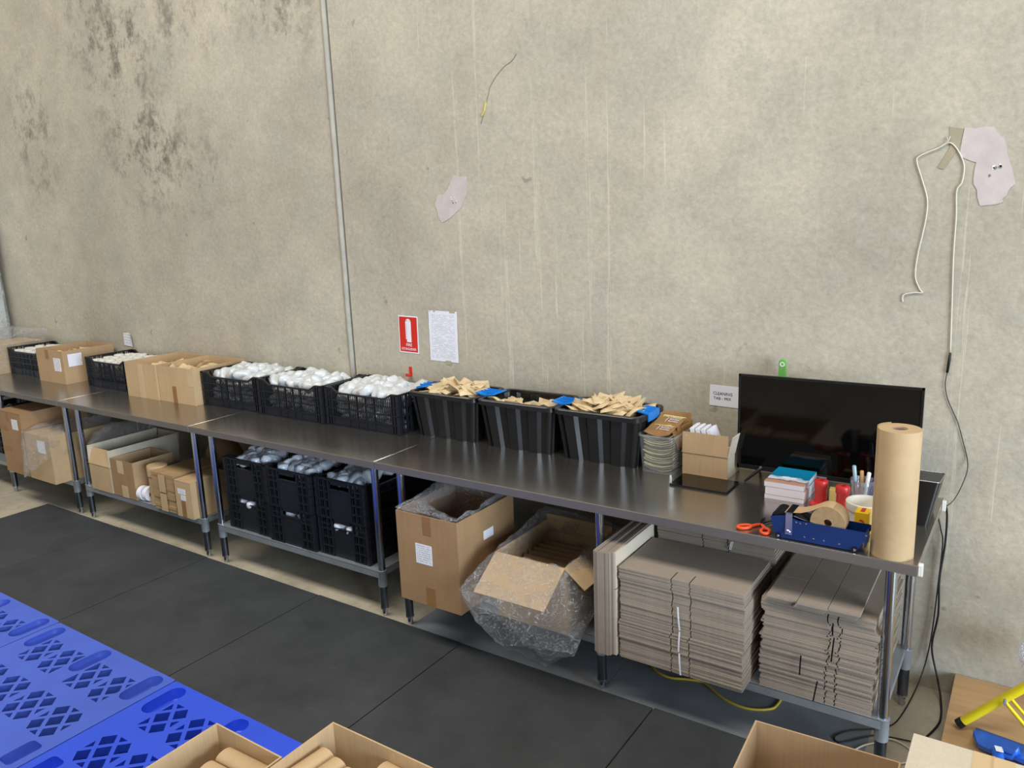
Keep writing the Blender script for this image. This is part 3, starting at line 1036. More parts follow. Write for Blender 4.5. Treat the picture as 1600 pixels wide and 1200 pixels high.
# ------------------------------------------------------------------ cartons on the benches
gb = 'open cartons on the bench'
b3 = carton('open_carton', 'open brown carton with two white labels beside the farthest jar crate', -6.535, -6.115, -0.398, 0.02, TOP, 1.165, CARD, group=gb)
on_front(b3, 0.06, 0.165, 0.1, 0.205, 0.209, LABEL)
on_right(b3, -0.17, -0.06, 0.135, 0.235, 0.21, WHITE)
on_front(b3, -0.06, -0.01, 0.19, 0.265, 0.209, TAPE, 'tape_strip')
single('board_offcut', MB().box(0, 0.006, -0.07, 0.09, 0, 0.15), CARD_T, 'small tan board offcut leaning on the labelled open carton', 'board', loc=(-6.105, -0.12, TOP), rot=(0, -0.02, 0.0))
b5 = carton('open_carton', 'open tan carton beside the black jar crate, one vertical tape strip', -5.222, -4.838, -0.405, 0.03, TOP, 1.152, CARD_T, group=gb)
on_front(b5, -0.03, 0.03, 0.0, 0.245, 0.2175, TAPE_T, 'tape_strip')
b6 = carton('open_carton', 'open tan carton beside the white pouch crates', -4.834, -4.422, -0.395, 0.03, TOP, 1.150, CARD_T, group=gb)
on_front(b6, -0.045, 0.0, 0.0, 0.115, 0.2125, TAPE, 'tape_strip')
on_front(b6, 0.14, 0.2, 0.13, 0.25, 0.2125, TAPE_T, 'tape_strip')
for (x0, x1, y0, y1, z, nx, ny, who) in ((-6.5, -6.15, -0.33, -0.05, 1.095, 5, 4, 'labelled open carton'), (-5.19, -4.87, -0.34, -0.04, 1.07, 5, 5, 'tan carton beside the jar crate'), (-4.8, -4.46, -0.34, -0.04, 1.085, 6, 5, 'tan carton beside the pouch crates')):
    scatter('kraft_pouch', K_MESH, 'pouch', 'small kraft pouch lying in the %s' % who, 'kraft pouches in the %s' % who, x0, x1, y0, y1, lambda x, y, z=z: z + 0.012 * math.sin(x * 23 + y * 31), nx, ny, 0.5, 0.35)

# far end: wrapped carton on the bench, stretch-wrapped pallet load behind it
carton('bagged_carton', 'plastic-wrapped carton at the far bench end', -7.62, -7.20, -0.42, -0.02, TOP, 1.14, CARD_T, lid=True)
lo = lambda x0, x1, y0, y1, z: [(x0, y0, z), (x1, y0, z), (x1, y1, z), (x0, y1, z)]
mb = loft([lo(-7.66, -7.16, -0.46, 0.0, 0.905), lo(-7.66, -7.16, -0.46, 0.0, 1.1), lo(-7.6, -7.2, -0.4, 0.0, 1.19), lo(-7.5, -7.1, -0.25, 0.0, 1.24), lo(-7.42, -7.2, -0.16, -0.06, 1.27)], 64, 5, 0.02, 8, 3)
single('plastic_bag', mb, FILM, 'crumpled clear plastic bag over the carton at the far bench end', 'bag', smooth=True)
root = thing('pallet_load', 'tall stretch-wrapped pallet load at the end of the wall', 'pallet load', (-8.45, -0.65, 0))
part('pallet_base', MB().box(-0.6, 0.6, -0.6, 0.6, 0.0, 0.14), PLY, root)
part('stacked_goods', MB().box(-0.59, 0.59, -0.6, 0.64, 0.14, 2.55), simple('pale_goods', (206, 212, 210), 0.6, var=0.1), root)
mb = MB()
rows = []
for k in range(40):
    z = 0.1 + 2.47 * k / 39
    l = resample(lo(-0.605, 0.605, -0.615, 0.655, z), 80)
    rows.append([wob(p, 0.012, 7, 2) for p in l])
mb.grid(rows, closed=True)
part('stretch_wrap', mb, WRAP, root, True)

# ------------------------------------------------------------------ right part of the long bench
# clear tub of printed pouches
ct = thing('clear_tub', 'clear plastic tub packed with printed brown pouches', 'tub', (-1.135, -0.165, TOP))
mb = MB()
out = lambda z, k: [Vector((x, y, z)) for x, y in rrect(-0.076 - k, 0.076 + k, -0.112 - k, 0.112 + k, 0.026, 5)]
mb.grid([out(0.002, -0.012), out(0, 0), out(0.09, 0.006), out(0.175, 0.010)], closed=True)
n = len(out(0, 0))
mb.f.append(tuple(range(n)))
part('tub_wall', mb, CLEAR, ct, True, 50)
mb = MB()
mb.grid([out(0.170, 0.009), out(0.170, 0.014), out(0.178, 0.014), out(0.178, 0.009), out(0.170, 0.009)], closed=True)
part('rim', mb, CLEAR, ct, True, 50)
PALE_P = simple('pouch_back_paper', (202, 196, 160), 0.6, var=0.08)
BROWN_P = simple('printed_pouch_brown', (146, 108, 62), 0.5, var=0.12, vs=30)
pm_ = kraft_pouch(0.068, 0.085, 0.004, 2.0).mesh('printed_pouch', PALE_P, True, 40)
for k in range(16):
    o = obj('packed_pouch', pm_, None, (-1.137 + random.uniform(-0.004, 0.004), -0.172 + random.uniform(-0.006, 0.006), TOP + 0.010 + 0.0098 * k), (random.gauss(0, 0.02), random.gauss(0, 0.03), random.gauss(0, 0.04)))
    tag(o, 'pale pouch packed flat inside the clear tub', 'pouch', 'pouches packed flat in the clear tub')
bp = kraft_pouch(0.062, 0.055, 0.006, 4.0)
for k, (y, z, a) in enumerate(((-0.215, 1.088, 0.16), (-0.135, 1.108, 0.22))):
    t = thing('printed_pouch', ('printed brown pouch on top of the clear tub, at its front', 'printed brown pouch on top of the clear tub, behind the front one')[k], 'pouch', (-1.135 + 0.008 * k, y, z), (a, 0.03, -0.03), 'printed pouches on top of the clear tub')
    part('pouch_body', bp, BROWN_P, t, True, 40)
    text_mesh('brand_print', 'evercleaner', 0.021, CREAM, t, (0, 0.034, 0.0095), (0, 0, 0))
    text_mesh('product_print', 'laundry', 0.016, WHITE, t, (0.018, 0.010, 0.0095), (0, 0, 0))
    text_mesh('product_print', 'laundry', 0.016, WHITE, t, (0.018, -0.008, 0.0095), (0, 0, 0))
    part('print_frame', MB().box(-0.018, -0.0165, -0.02, 0.022, 0.0085, 0.0095).box(-0.018, 0.052, 0.0215, 0.0225, 0.0085, 0.0095), WHITE, t)
    part('seal_strip', MB().box(-0.06, 0.06, 0.049, 0.053, 0.003, 0.006), CREAM, t)
for k in range(3):
    single('printed_pouch', kraft_pouch(0.05, 0.06, 0.006, k + 3.0), BROWN_P, 'brown pouch standing on edge at the side of the clear tub', 'pouch', 'pouches on edge in the clear tub', True, 40, (-1.066 + 0.006 * k, -0.16 + 0.03 * k, 1.055), (0.1, 1.2 + 0.1 * k, 0.05))
single('printed_pouch', kraft_pouch(0.07, 0.055, 0.006, 8.0), BROWN_P, 'brown pouch standing upright at the back of the clear tub', 'pouch', None, True, 40, (-1.125, -0.062, 1.085), (1.35, 0, 0))

# open carton with white boxes
b10 = carton('open_carton', 'small kraft carton with raised flaps holding thin white boxes', -1.030, -0.822, -0.224, -0.060, TOP, 1.002, CARD, {'front': (0.095, -3), 'right': (0.095, 12), 'left': (0.085, -14)}, inner=CARD_W)
for k in range(4):
    single('white_box', MB().box(-0.009, 0.009, -0.05, 0.05, -0.065, 0.065), WHITE, 'thin white box, %s from the clear tub, tilted in the flapped carton' % ('first', 'second', 'third', 'fourth')[k], 'box', 'thin white boxes in the flapped carton',
           loc=(-0.992 + 0.028 * k, -0.128, 1.042), rot=(0.0, -0.28 - 0.03 * k, 0.05), bevel=0.001)

tb = thing('tablet', 'black tablet lying flat in front of the small carton', 'tablet', (-0.891, -0.321, TOP), (0, 0, 0.0))
part('tablet_case', MB().prism(rrect(-0.128, 0.128, -0.082, 0.082, 0.010), 0, 0.008), BLACK, tb, bevel=0.0015)
part('tablet_screen', MB().prism(rrect(-0.124, 0.124, -0.078, 0.078, 0.008), 0.008, 0.0086), TABLET_GLASS, tb)

# television
tv = thing('television', 'black flat television standing on the bench, switched off', 'television', (-0.4475, -0.13, TOP))
part('back_shell', MB().box(-0.355, 0.355, 0.004, 0.022, 0.042, 0.456).box(-0.28, 0.28, 0.02, 0.055, 0.06, 0.30), BLACK, tv, bevel=0.004)
bz = MB()
w, z0, z1 = 0.3625, 0.036, 0.462
for a in ((-w, w, z1 - 0.010, z1), (-w, w, z0, z0 + 0.020), (-w, -w + 0.010, z0, z1), (w - 0.010, w, z0, z1)):
    bz.box(a[0], a[1], -0.006, 0.006, a[2], a[3])
part('bezel', bz, BLACK, tv, bevel=0.0015)
part('screen', MB().box(-w + 0.009, w - 0.009, -0.003, 0.002, z0 + 0.018, z1 - 0.009), SCREEN, tv)
LOGO = simple('silver_badge', (128, 134, 142), 0.4, var=0.2, vs=120)
part('badge', MB().box(-0.02, 0.02, -0.0072, -0.006, z0 + 0.006, z0 + 0.013), LOGO, tv)
for s in (-1, 1):
    ft = MB()
    ft.tube([(s * 0.30, -0.085, 0.005), (s * 0.262, -0.01, 0.040), (s * 0.255, 0.0, 0.05)], [0.005, 0.008, 0.009], 8)
    ft.tube([(s * 0.285, 0.085, 0.005), (s * 0.258, 0.02, 0.040), (s * 0.255, 0.0, 0.05)], [0.005, 0.008, 0.009], 8)
    part('foot', ft, BLACK, tv, True, 40)

# brush handle behind the television
br = thing('brush', 'green-handled brush standing behind the television', 'brush', (-0.66, 0.0, TOP))
part('handle', MB().prism(rrect(-0.016, 0.016, 0.20, 0.515, 0.015, 6), -0.009, 0.009, 'y'), GREEN, br, bevel=0.003)
part('hang_ring', MB().lathe([(0.006, -0.0105), (0.011, -0.0105), (0.011, 0.0105), (0.006, 0.0105)], 16, 0.0, 0.492, 'y', True), JAR_W, br, True, 40)
part('brush_head', MB().box(-0.02, 0.02, -0.016, 0.016, 0.0, 0.21), JAR_W, br, bevel=0.004)

# stack of booklets
for k, (za, zb, lab) in enumerate(((0.0, 0.018, 'bottom pad of booklets in the stack before the television'), (0.0182, 0.051, 'thick middle pad of booklets in the stack before the television'), (0.0512, 0.0735, 'top pad of booklets with a blue seascape cover'))):
    t = thing('booklet_pad', lab, 'booklets', (-0.540 + (0.0, 0.001, -0.002)[k], -0.260, TOP), (0, 0, (0.0, 0.012, -0.008)[k]), 'booklet pads stacked before the television')
    part('pages', MB().box(-0.078, 0.078, -0.103, 0.103, za, zb - 0.0006), printed('page_edges_%d' % k, (232, 226, 236), (206, 200, 214), 60, 2, 0.7), t, bevel=0.0006)
    part('cover', MB().box(-0.0785, 0.0785, -0.1035, 0.1035, zb - 0.0006, zb), COVER, t)
    if k == 2:
        part('title_panel', MB().box(-0.028, 0.030, -0.032, -0.018, zb, zb + 0.0003), WHITE, t)

# red tape cores
for k, (x, y) in enumerate(((-0.405, -0.335), (-0.318, -0.365))):
    t = thing('tape_core', ('red flanged plastic core beside the booklets', 'red flanged plastic core beside the white bucket')[k], 'spool', (x, y, TOP), group='red plastic cores')
    part('flange', MB().lathe([(0.012, 0), (0.042, 0), (0.043, 0.004), (0.041, 0.009), (0.026, 0.011), (0.012, 0.011)], 32, close=True), RED, t, True, 40)
    part('barrel', MB().lathe([(0.012, 0.011), (0.0235, 0.011), (0.0225, 0.066), (0.0262, 0.074), (0.027, 0.096), (0.0245, 0.101), (0.012, 0.103), (0.012, 0.011)], 32), RED, t, True, 40)
single('tape_box', MB().box(-0.035, 0.035, -0.02, 0.02, 0, 0.05), simple('ochre_board', (190, 164, 92), 0.6), 'small ochre box standing between the red cores and television', 'box', loc=(-0.352, -0.262, TOP), rot=(0, 0, 0.1), bevel=0.002)

# pen cup and pens
pc = thing('pen_cup', 'grey translucent cup of pens beside the paper roll', 'cup', (-0.262, -0.285, TOP))
part('cup_wall', MB().lathe([(0, 0.002), (0.034, 0.002), (0.036, 0.004), (0.043, 0.112), (0.0415, 0.112), (0.034, 0.006), (0, 0.005)], 28), CLEAR, pc, True, 50)
part('rim_band', MB().lathe([(0.043, 0.098), (0.0455, 0.098), (0.0455, 0.113), (0.043, 0.113)], 28, close=True), CLEAR, pc, True, 50)
for k, (dx, dy, tx, ty, ln, mt, lab) in enumerate(((-0.014, -0.012, 0.06, -0.10, 0.165, simple('teal_pen', (150, 176, 184), 0.3), 'fat pale teal marker pen in the cup'), (0.008, -0.016, 0.04, 0.12, 0.145, JAR_W, 'white marker pen in the cup'),
                                                  (0.02, 0.004, -0.08, 0.2, 0.14, simple('blue_pen', (36, 44, 150), 0.3), 'dark blue pen in the cup'), (0.0, 0.018, -0.2, -0.1, 0.13, simple('wood_pencil', (196, 150, 96), 0.5), 'wooden pencil in the cup'))):
    single('pen', MB().lathe([(0, 0), (0.004, 0.004), (0.0065, 0.012), (0.0065, ln * 0.6), (0.0075, ln * 0.62), (0.0075, ln - 0.003), (0.005, ln), (0, ln)], 12), mt, lab, 'pen', 'pens in the cup', True, 40, (-0.262 + dx, -0.285 + dy, TOP + 0.007), (tx, ty, 0))

# white bucket
bk = thing('bucket', 'small white plastic bucket behind the tape dispenser', 'bucket', (-0.212, -0.497, TOP))
part('bucket_wall', MB().lathe([(0, 0.0), (0.052, 0.0), (0.054, 0.003), (0.062, 0.098), (0.060, 0.098), (0.052, 0.005), (0, 0.004)], 36), BUCKET, bk, True, 40)
part('rim_collar', MB().lathe([(0.0605, 0.072), (0.066, 0.072), (0.068, 0.076), (0.068, 0.100), (0.066, 0.102), (0.060, 0.102)], 36, close=True), BUCKET, bk, True, 40)

# tape dispenser
dp = thing('tape_dispenser', 'navy blue bench tape dispenser loaded with kraft tape', 'tape dispenser', (-0.32, -0.70, TOP))
prof = [(-0.165, 0.078), (-0.150, 0.016), (-0.130, 0.004), (0.118, 0.004), (0.135, 0.016), (0.165, 0.072), (0.150, 0.077), (-0.070, 0.078), (-0.115, 0.090), (-0.135, 0.086)]
part('side_plate', MB().prism(prof, -0.043, -0.040, 'y'), NAVY, dp)
part('side_plate', MB().prism(prof, 0.040, 0.043, 'y'), NAVY, dp)
part('bottom_plate', MB().box(-0.13, 0.12, -0.04, 0.04, 0.010, 0.013).box(0.150, 0.153, -0.04, 0.04, 0.02, 0.07), NAVY, dp)
for sy in (-1, 1):
    for x, z in ((-0.135, 0.0105), (0.122, 0.0105)):
        part('rubber_foot', MB().lathe([(0, 0.043 * sy), (0.010, 0.043 * sy), (0.010, 0.050 * sy), (0, 0.050 * sy)], 16, x, z, 'y'), BLACK, dp, True, 40)
        part('screw', MB().lathe([(0, 0.050 * sy), (0.005, 0.050 * sy), (0.0035, 0.053 * sy), (0, 0.053 * sy)], 12, x, z, 'y'), CHROME, dp, True, 40)
for x, z in ((-0.075, 0.070), (-0.062, 0.068), (-0.042, 0.070), (-0.045, 0.020), (-0.015, 0.020), (0.02, 0.020), (0.07, 0.018), (0.155, 0.066)):
    part('rivet', MB().lathe([(0, -0.0445), (0.003, -0.044), (0.0035, -0.043), (0, -0.043)], 10, x, z, 'y'), CHROME, dp, True, 40)
part('brush_tank', MB().lathe([(0, -0.034), (0.028, -0.034), (0.028, 0.034), (0, 0.034)], 24, -0.135, 0.075, 'y'), BLACK, dp, True, 40)
br_ = MB().box(-0.112, -0.088, -0.0465, -0.0435, 0.022, 0.100).box(-0.112, -0.088, -0.0465, 0.0465, 0.100, 0.103).box(-0.112, -0.088, 0.0435, 0.0465, 0.022, 0.1)
part('chrome_bracket', br_, CHROME, dp, bevel=0.001)
part('thumb_screw', MB().lathe([(0, -0.0465), (0.008, -0.0465), (0.008, -0.050), (0.006, -0.052), (0, -0.052)], 16, -0.1, 0.032, 'y'), CHROME, dp, True, 40)
part('steel_plate', MB().slab((-0.086, -0.036, 0.088), (0.07, 0, -0.015), (0, 0.072, 0), 0.003), CHROME, dp)
part('roller', MB().lathe([(0, -0.038), (0.010, -0.038), (0.010, 0.038), (0, 0.038)], 16, -0.008, 0.066, 'y'), JAR_W, dp, True, 40)
TAPE_SIDE = simple('kraft_roll_side', (160, 132, 96), 0.7, var=0.12, vs=60)
tr = thing('kraft_tape_roll', 'roll of kraft gummed tape sitting in the dispenser', 'tape', (-0.292, -0.70, TOP + 0.084))
part('roll_body', MB().lathe([(0.014, -0.035), (0.058, -0.035), (0.058, 0.035), (0.014, 0.035)], 44, 0, 0, 'y', True), TAPE_SIDE, tr, True, 40)
strip = []
for a in (75, 85, 95, 105, 115):
    t = math.radians(a)
    strip.append((0.0588 * math.cos(t), 0.0588 * math.sin(t)))
strip += [(-0.06, 0.033), (-0.09, 0.021), (-0.125, 0.016), (-0.16, 0.012), (-0.172, 0.004)]
mb = MB()
mb.grid([[Vector((x, -0.034, z)) for x, z in strip], [Vector((x, 0.034, z)) for x, z in strip]])
part('tape_tail', mb, KRAFT, tr, True)
yb = thing('tape_carton', 'upright yellow carton with a red emblem beside the bucket', 'box', (-0.204, -0.585, TOP), (0, 0, 0.0))
part('carton_body', MB().box(-0.023, 0.023, -0.032, 0.032, 0, 0.098), YELLOW_B, yb, bevel=0.001)
part('emblem', MB().prism([(0.010 * math.cos(t), 0.062 + 0.011 * math.sin(t)) for t in [2 * PI * k / 20 for k in range(20)]], -0.0326, -0.032, 'y'), RED_INK, yb)
part('emblem_swoosh', MB().prism([(-0.010, 0.067), (0.002, 0.064), (0.008, 0.060), (0.003, 0.055), (-0.003, 0.060), (-0.010, 0.063)], -0.033, -0.0325, 'y'), YELLOW_B, yb)
part('print_bar', MB().box(-0.008, 0.008, -0.0326, -0.032, 0.034, 0.046), RED_INK, yb)
part('print_bar', MB().box(-0.007, 0.007, -0.02, 0.022, 0.098, 0.0985), RED_INK, yb)

# scissors
sc_ = thing('scissors', 'orange-handled scissors lying by the bench front edge', 'scissors', (-0.545, -0.665, TOP), (0, 0, 0))
def ring(cx, cy, rx, ry, rot, r=0.0055):
    pts = []
    for k in range(25):
        a = 2 * PI * k / 24
        x, y = rx * math.cos(a), ry * math.sin(a)
        pts.append((cx + x * math.cos(rot) - y * math.sin(rot), cy + x * math.sin(rot) + y * math.cos(rot), 0.007))
    return pts
part('handle', MB().tube(ring(-0.043, -0.050, 0.026, 0.015, 0.75), 0.006, 8, False).tube([(-0.024, -0.034, 0.007), (-0.004, -0.008, 0.007), (0.0, 0.004, 0.006)], [0.006, 0.006, 0.004], 8), ORANGE, sc_, True, 50)
part('handle', MB().tube(ring(0.036, -0.056, 0.024, 0.015, 1.75), 0.006, 8, False).tube([(0.030, -0.034, 0.007), (0.014, -0.012, 0.007), (0.006, 0.002, 0.006)], [0.006, 0.006, 0.004], 8), ORANGE, sc_, True, 50)
part('blade', MB().prism([(-0.006, -0.004), (0.006, -0.008), (0.040, 0.062), (0.043, 0.076), (0.030, 0.064)], 0.005, 0.007), CHROME, sc_)
part('blade', MB().prism([(-0.004, 0.006), (0.006, 0.0), (0.000, 0.072), (-0.004, 0.08), (-0.012, 0.066)], 0.003, 0.005), CHROME, sc_)
part('pivot_screw', MB().lathe([(0, 0.007), (0.004, 0.007), (0.003, 0.009), (0, 0.009)], 12), CHROME, sc_, True, 40)

# tall paper roll
pr = thing('paper_roll', 'tall roll of brown kraft wrapping paper standing on the bench corner', 'paper roll', (-0.090, -0.692, TOP))
mb = MB()
prof_in = [(0.024, 0.440), (0.0665, 0.440), (0.067, 0.438), (0.067, 0.002), (0.0665, 0.0), (0.024, 0.0)]
mb.lathe(prof_in, 56, close=True)
part('paper_winding', mb, KRAFT, pr, True, 40)
part('core_tube', MB().lathe([(0.0205, 0.436), (0.0238, 0.436), (0.0238, 0.001), (0.0205, 0.001)], 32, close=True), CARD_G, pr, True, 40)
rows = []
for k in range(14):
    a = math.radians(120 + 7 * k)
    r = 0.0675 + 0.003 * (1 - k / 13)
    rows.append([Vector((r * math.cos(a), r * math.sin(a), 0.001)), Vector((r * math.cos(a), r * math.sin(a), 0.4425))])
mb = MB().grid(rows)
part('loose_sheet_end', mb, KRAFT, pr, True)

# speaker
sp = thing('speaker', 'black wedge-shaped speaker leaning behind the paper roll', 'speaker', (-0.040, -0.285, TOP), (0, 0, 0.0))
mb = MB()
lo_ = [(x, y, 0.0) for x, y in rrect(-0.035, 0.022, -0.105, 0.075, 0.014, 5)]
hi_ = [(x, y, 0.165 - 0.10 * (y + 0.1)) for x, y in rrect(-0.046, 0.050, -0.075, 0.115, 0.014, 5)]
mb.grid([[Vector(p) for p in lo_], [Vector(p) for p in hi_]], closed=True)
n = len(lo_)
mb.f += [tuple(reversed(range(n))), tuple(range(n, 2 * n))]
part('cabinet', mb, BLACK, sp, True, 40)
part('top_trim', MB().tube([(p[0] * 0.98, p[1] * 0.98 , p[2] + 0.001) for p in hi_] + [(hi_[0][0] * 0.98, hi_[0][1] * 0.98, hi_[0][2] + 0.001)], 0.0022, 6, False), CHROME, sp, True)

# ------------------------------------------------------------------ things on the wall
sg = thing('safety_sign', 'red fire extinguisher sign on the concrete wall', 'sign', (-2.871, WY - 0.001, 1.403), (0, 0.02, 0))
part('sign_plate', MB().box(-0.076, 0.076, -0.0015, 0.0, -0.112, 0.112), WHITE, sg)
part('red_field', MB().box(-0.069, 0.069, -0.0022, -0.0015, -0.105, 0.105), SIGNRED, sg)
ext = [(-0.020, 0.074), (-0.016, 0.086), (-0.006, 0.094), (0.008, 0.094), (0.018, 0.086), (0.022, 0.074), (0.022, -0.046), (-0.014, -0.046), (-0.014, -0.03), (-0.020, -0.03)]
part('extinguisher_pictogram', MB().prism(ext, -0.003, -0.0022, 'y'), WHITE, sg)
part('pictogram_gap', MB().prism([(-0.016, 0.078), (-0.010, 0.086), (-0.005, 0.086), (-0.010, 0.078)], -0.0034, -0.003, 'y').prism([(0.010, 0.086), (0.017, 0.080), (0.015, 0.078), (0.009, 0.084)], -0.0034, -0.003, 'y'), SIGNRED, sg)
part('pictogram_hose', MB().box(-0.0125, -0.011, -0.0034, -0.003, -0.044, 0.066), SIGNRED, sg)
text_mesh('sign_text', 'FIRE', 0.026, WHITE, sg, (0.002, -0.0028, -0.064))
text_mesh('sign_text', 'EXTINGUISHER', 0.021, WHITE, sg, (0.0, -0.0028, -0.089), sx=0.80)
nt_ = thing('notice_sheet', 'white printed notice taped beside the fire extinguisher sign', 'paper', (-2.603, WY - 0.001, 1.405), (0, 0.015, 0))
mb = MB()
rows = []
for i in range(13):
    z = -0.148 + 0.296 * i / 12
    rows.append([Vector((-0.105 + 0.21 * j / 8, -0.001 - 0.0035 * abs(noise.noise(Vector((j * 0.4, i * 0.3, 1)))), z)) for j in range(9)])
mb.grid(rows)
part('sheet', mb, PRINT, nt_, True)
for x, z in ((-0.075, 0.152), (0.07, 0.15), (0.03, -0.152)):
    part('tape_piece', MB().box(x - 0.02, x + 0.02, -0.0022, -0.001, z - 0.012, z + 0.012), simple('old_masking_tape', (176, 164, 138), 0.6), nt_)
hk = thing('extinguisher_hook', 'small red hook bracket below the fire extinguisher sign', 'hook', (-2.876, WY, 1.176))
part('hook_plate', MB().box(-0.009, 0.013, -0.003, 0, -0.028, 0.030), SIGNRED, hk)
part('hook_tongue', MB().box(-0.012, 0.012, -0.030, -0.003, -0.026, -0.022).box(-0.012, 0.012, -0.033, -0.030, -0.026, -0.008), SIGNRED, hk)
ns = thing('note_sheet', 'small curled white note taped above the jar crate', 'paper', (-5.918, WY - 0.002, 1.208), (0, 0.06, 0))
rows = []
for i in range(7):
    z = -0.056 + 0.112 * i / 6
    rows.append([Vector((-0.066 + 0.132 * j / 8, -0.003 - 0.012 * max(0, (j - 4) / 4) ** 2 * (0.4 + i / 6), z)) for j in range(9)])
part('sheet', MB().grid(rows), printed('note_print', (228, 226, 236), (120, 118, 130), 5, 2, 0.5), ns, True)
part('tape_piece', MB().box(-0.068, -0.02, -0.004, -0.001, 0.05, 0.066), simple('old_masking_tape', (176, 164, 138), 0.6), ns)
cs = thing('note_sheet', 'white handwritten cleaning note beside the television', 'paper', (-0.929, WY - 0.001, 1.212), (0, 0.02, 0))
part('sheet', MB().box(-0.077, 0.077, -0.0015, 0, -0.052, 0.048), WHITE, cs)
text_mesh('handwriting', 'CLEANING', 0.021, INK, cs, (-0.061, -0.002, 0.008), align='LEFT', sx=0.9)
text_mesh('handwriting', 'TAB - MIX', 0.019, INK, cs, (-0.058, -0.002, -0.015), align='LEFT', sx=1.0)

# cables on the wall
wc = [(-0.207, 1.671), (-0.206, 1.700), (-0.17, 1.71), (-0.140, 1.711), (-0.150, 1.726), (-0.168, 1.775), (-0.165, 1.854), (-0.152, 1.94), (-0.143, 2.015), (-0.145, 2.076), (-0.168, 2.15), (-0.190, 2.218), (-0.178, 2.239), (-0.12, 2.262), (-0.086, 2.279),
      (-0.062, 2.262), (-0.04, 2.225), (-0.027, 2.184), (-0.031, 2.13), (-0.046, 2.098), (-0.041, 2.0), (-0.040, 1.854), (-0.032, 1.66), (-0.025, 1.473)]
wcb = thing('white_cable', 'white cable hung in a loop on the wall above the television', 'cable', (0, WY, 0))
part('cable', MB().tube(smooth_path([(x, -0.005, z) for x, z in wc], 5), 0.0026, 7), CABLE_W, wcb, True)
part('cable_tie', MB().tube([(-0.092, -0.004, 2.30), (-0.086, -0.011, 2.279), (-0.082, -0.004, 2.302)], 0.0016, 6), CABLE_W, wcb, True)
part('tape_piece', MB().prism([(-0.086, 2.337), (-0.039, 2.326), (-0.05, 2.26), (-0.095, 2.181), (-0.117, 2.189), (-0.08, 2.26)], -0.0022, -0.0004, 'y'), simple('aged_tape', (166, 154, 132), 0.4), wcb)
bc = [(-0.025, 1.474), (-0.031, 1.392), (-0.034, 1.347), (-0.024, 1.296), (0.0, 1.24), (0.021, 1.195), (0.045, 1.118), (0.064, 1.05), (0.068, 1.001), (0.05, 0.93), (0.03, 0.885), (0.006, 0.862)]
bcb = thing('thin_black_cable', 'thin black lead hanging from the white cable to the bench corner', 'cable', (0, WY, 0))
part('plug_sleeve', MB().tube([(-0.025, -0.006, 1.476), (-0.026, -0.006, 1.45), (-0.030, -0.006, 1.395)], [0.004, 0.0055, 0.0045], 8), CABLE_B, bcb, True)
part('cable', MB().tube(smooth_path([(x, -0.006 - 0.08 * max(0, (i - 7) / 4), z) for i, (x, z) in enumerate(bc)], 5), 0.0019, 6), CABLE_B, bcb, True)
c2 = [(-0.002, -0.06, 0.885), (0.006, -0.01, 0.86), (0.012, 0.02, 0.80), (0.012, 0.03, 0.679), (0.002, 0.03, 0.521), (0.008, 0.03, 0.362), (-0.006, 0.03, 0.208), (0.025, 0.02, 0.075), (0.05, -0.05, 0.012), (0.06, -0.2, 0.008), (0.02, -0.35, 0.008)]
single('power_cable', MB().tube(smooth_path(c2, 5), 0.0042, 7), CABLE_B, 'thick black cable hanging down past the bench end to the floor', 'cable', smooth=True)
c3 = [(-0.012, -0.12, 0.86), (-0.004, -0.02, 0.76), (0.004, 0.02, 0.68), (-0.002, 0.028, 0.476), (-0.012, 0.025, 0.238), (-0.036, 0.0, 0.07), (-0.07, -0.2, 0.012), (-0.11, -0.33, 0.006), (-0.228, -0.429, 0.006), (-0.275, -0.50, 0.006), (-0.245, -0.525, 0.006), (-0.154, -0.421, 0.006), (-0.095, -0.395, 0.006), (-0.02, -0.38, 0.006)]
single('thin_floor_lead', MB().tube(smooth_path(c3, 5), 0.0028, 6), CABLE_B, 'thin black lead looping on the floor under the bench end', 'cable', smooth=True)
c4 = [(-0.20, -0.56, 0.006), (-0.17, -0.50, 0.006), (-0.12, -0.45, 0.01), (-0.10, -0.42, 0.012), (-0.06, -0.41, 0.008), (-0.01, -0.44, 0.006), (0.0, -0.5, 0.006), (-0.05, -0.56, 0.006), (-0.09, -0.66, 0.006)]
single('white_floor_lead', MB().tube(smooth_path(c4, 5), 0.0034, 7), CABLE_W, 'white lead curling on the floor by the bench end leg', 'cable', smooth=True)
yc = [(-1.16, -0.32, 0.006), (-1.08, -0.423, 0.006), (-0.996, -0.451, 0.006), (-0.924, -0.426, 0.006), (-0.86, -0.41, 0.006), (-0.815, -0.43, 0.006), (-0.734, -0.481, 0.006), (-0.631, -0.498, 0.006), (-0.549, -0.459, 0.006), (-0.524, -0.398, 0.006), (-0.52, -0.2, 0.006)]
single('extension_cord', MB().tube(smooth_path(yc, 5), 0.0055, 8), simple('yellow_cord_sheath', (206, 180, 60), 0.5), 'yellow extension cord on the floor below the carton stacks', 'cord', smooth=True)

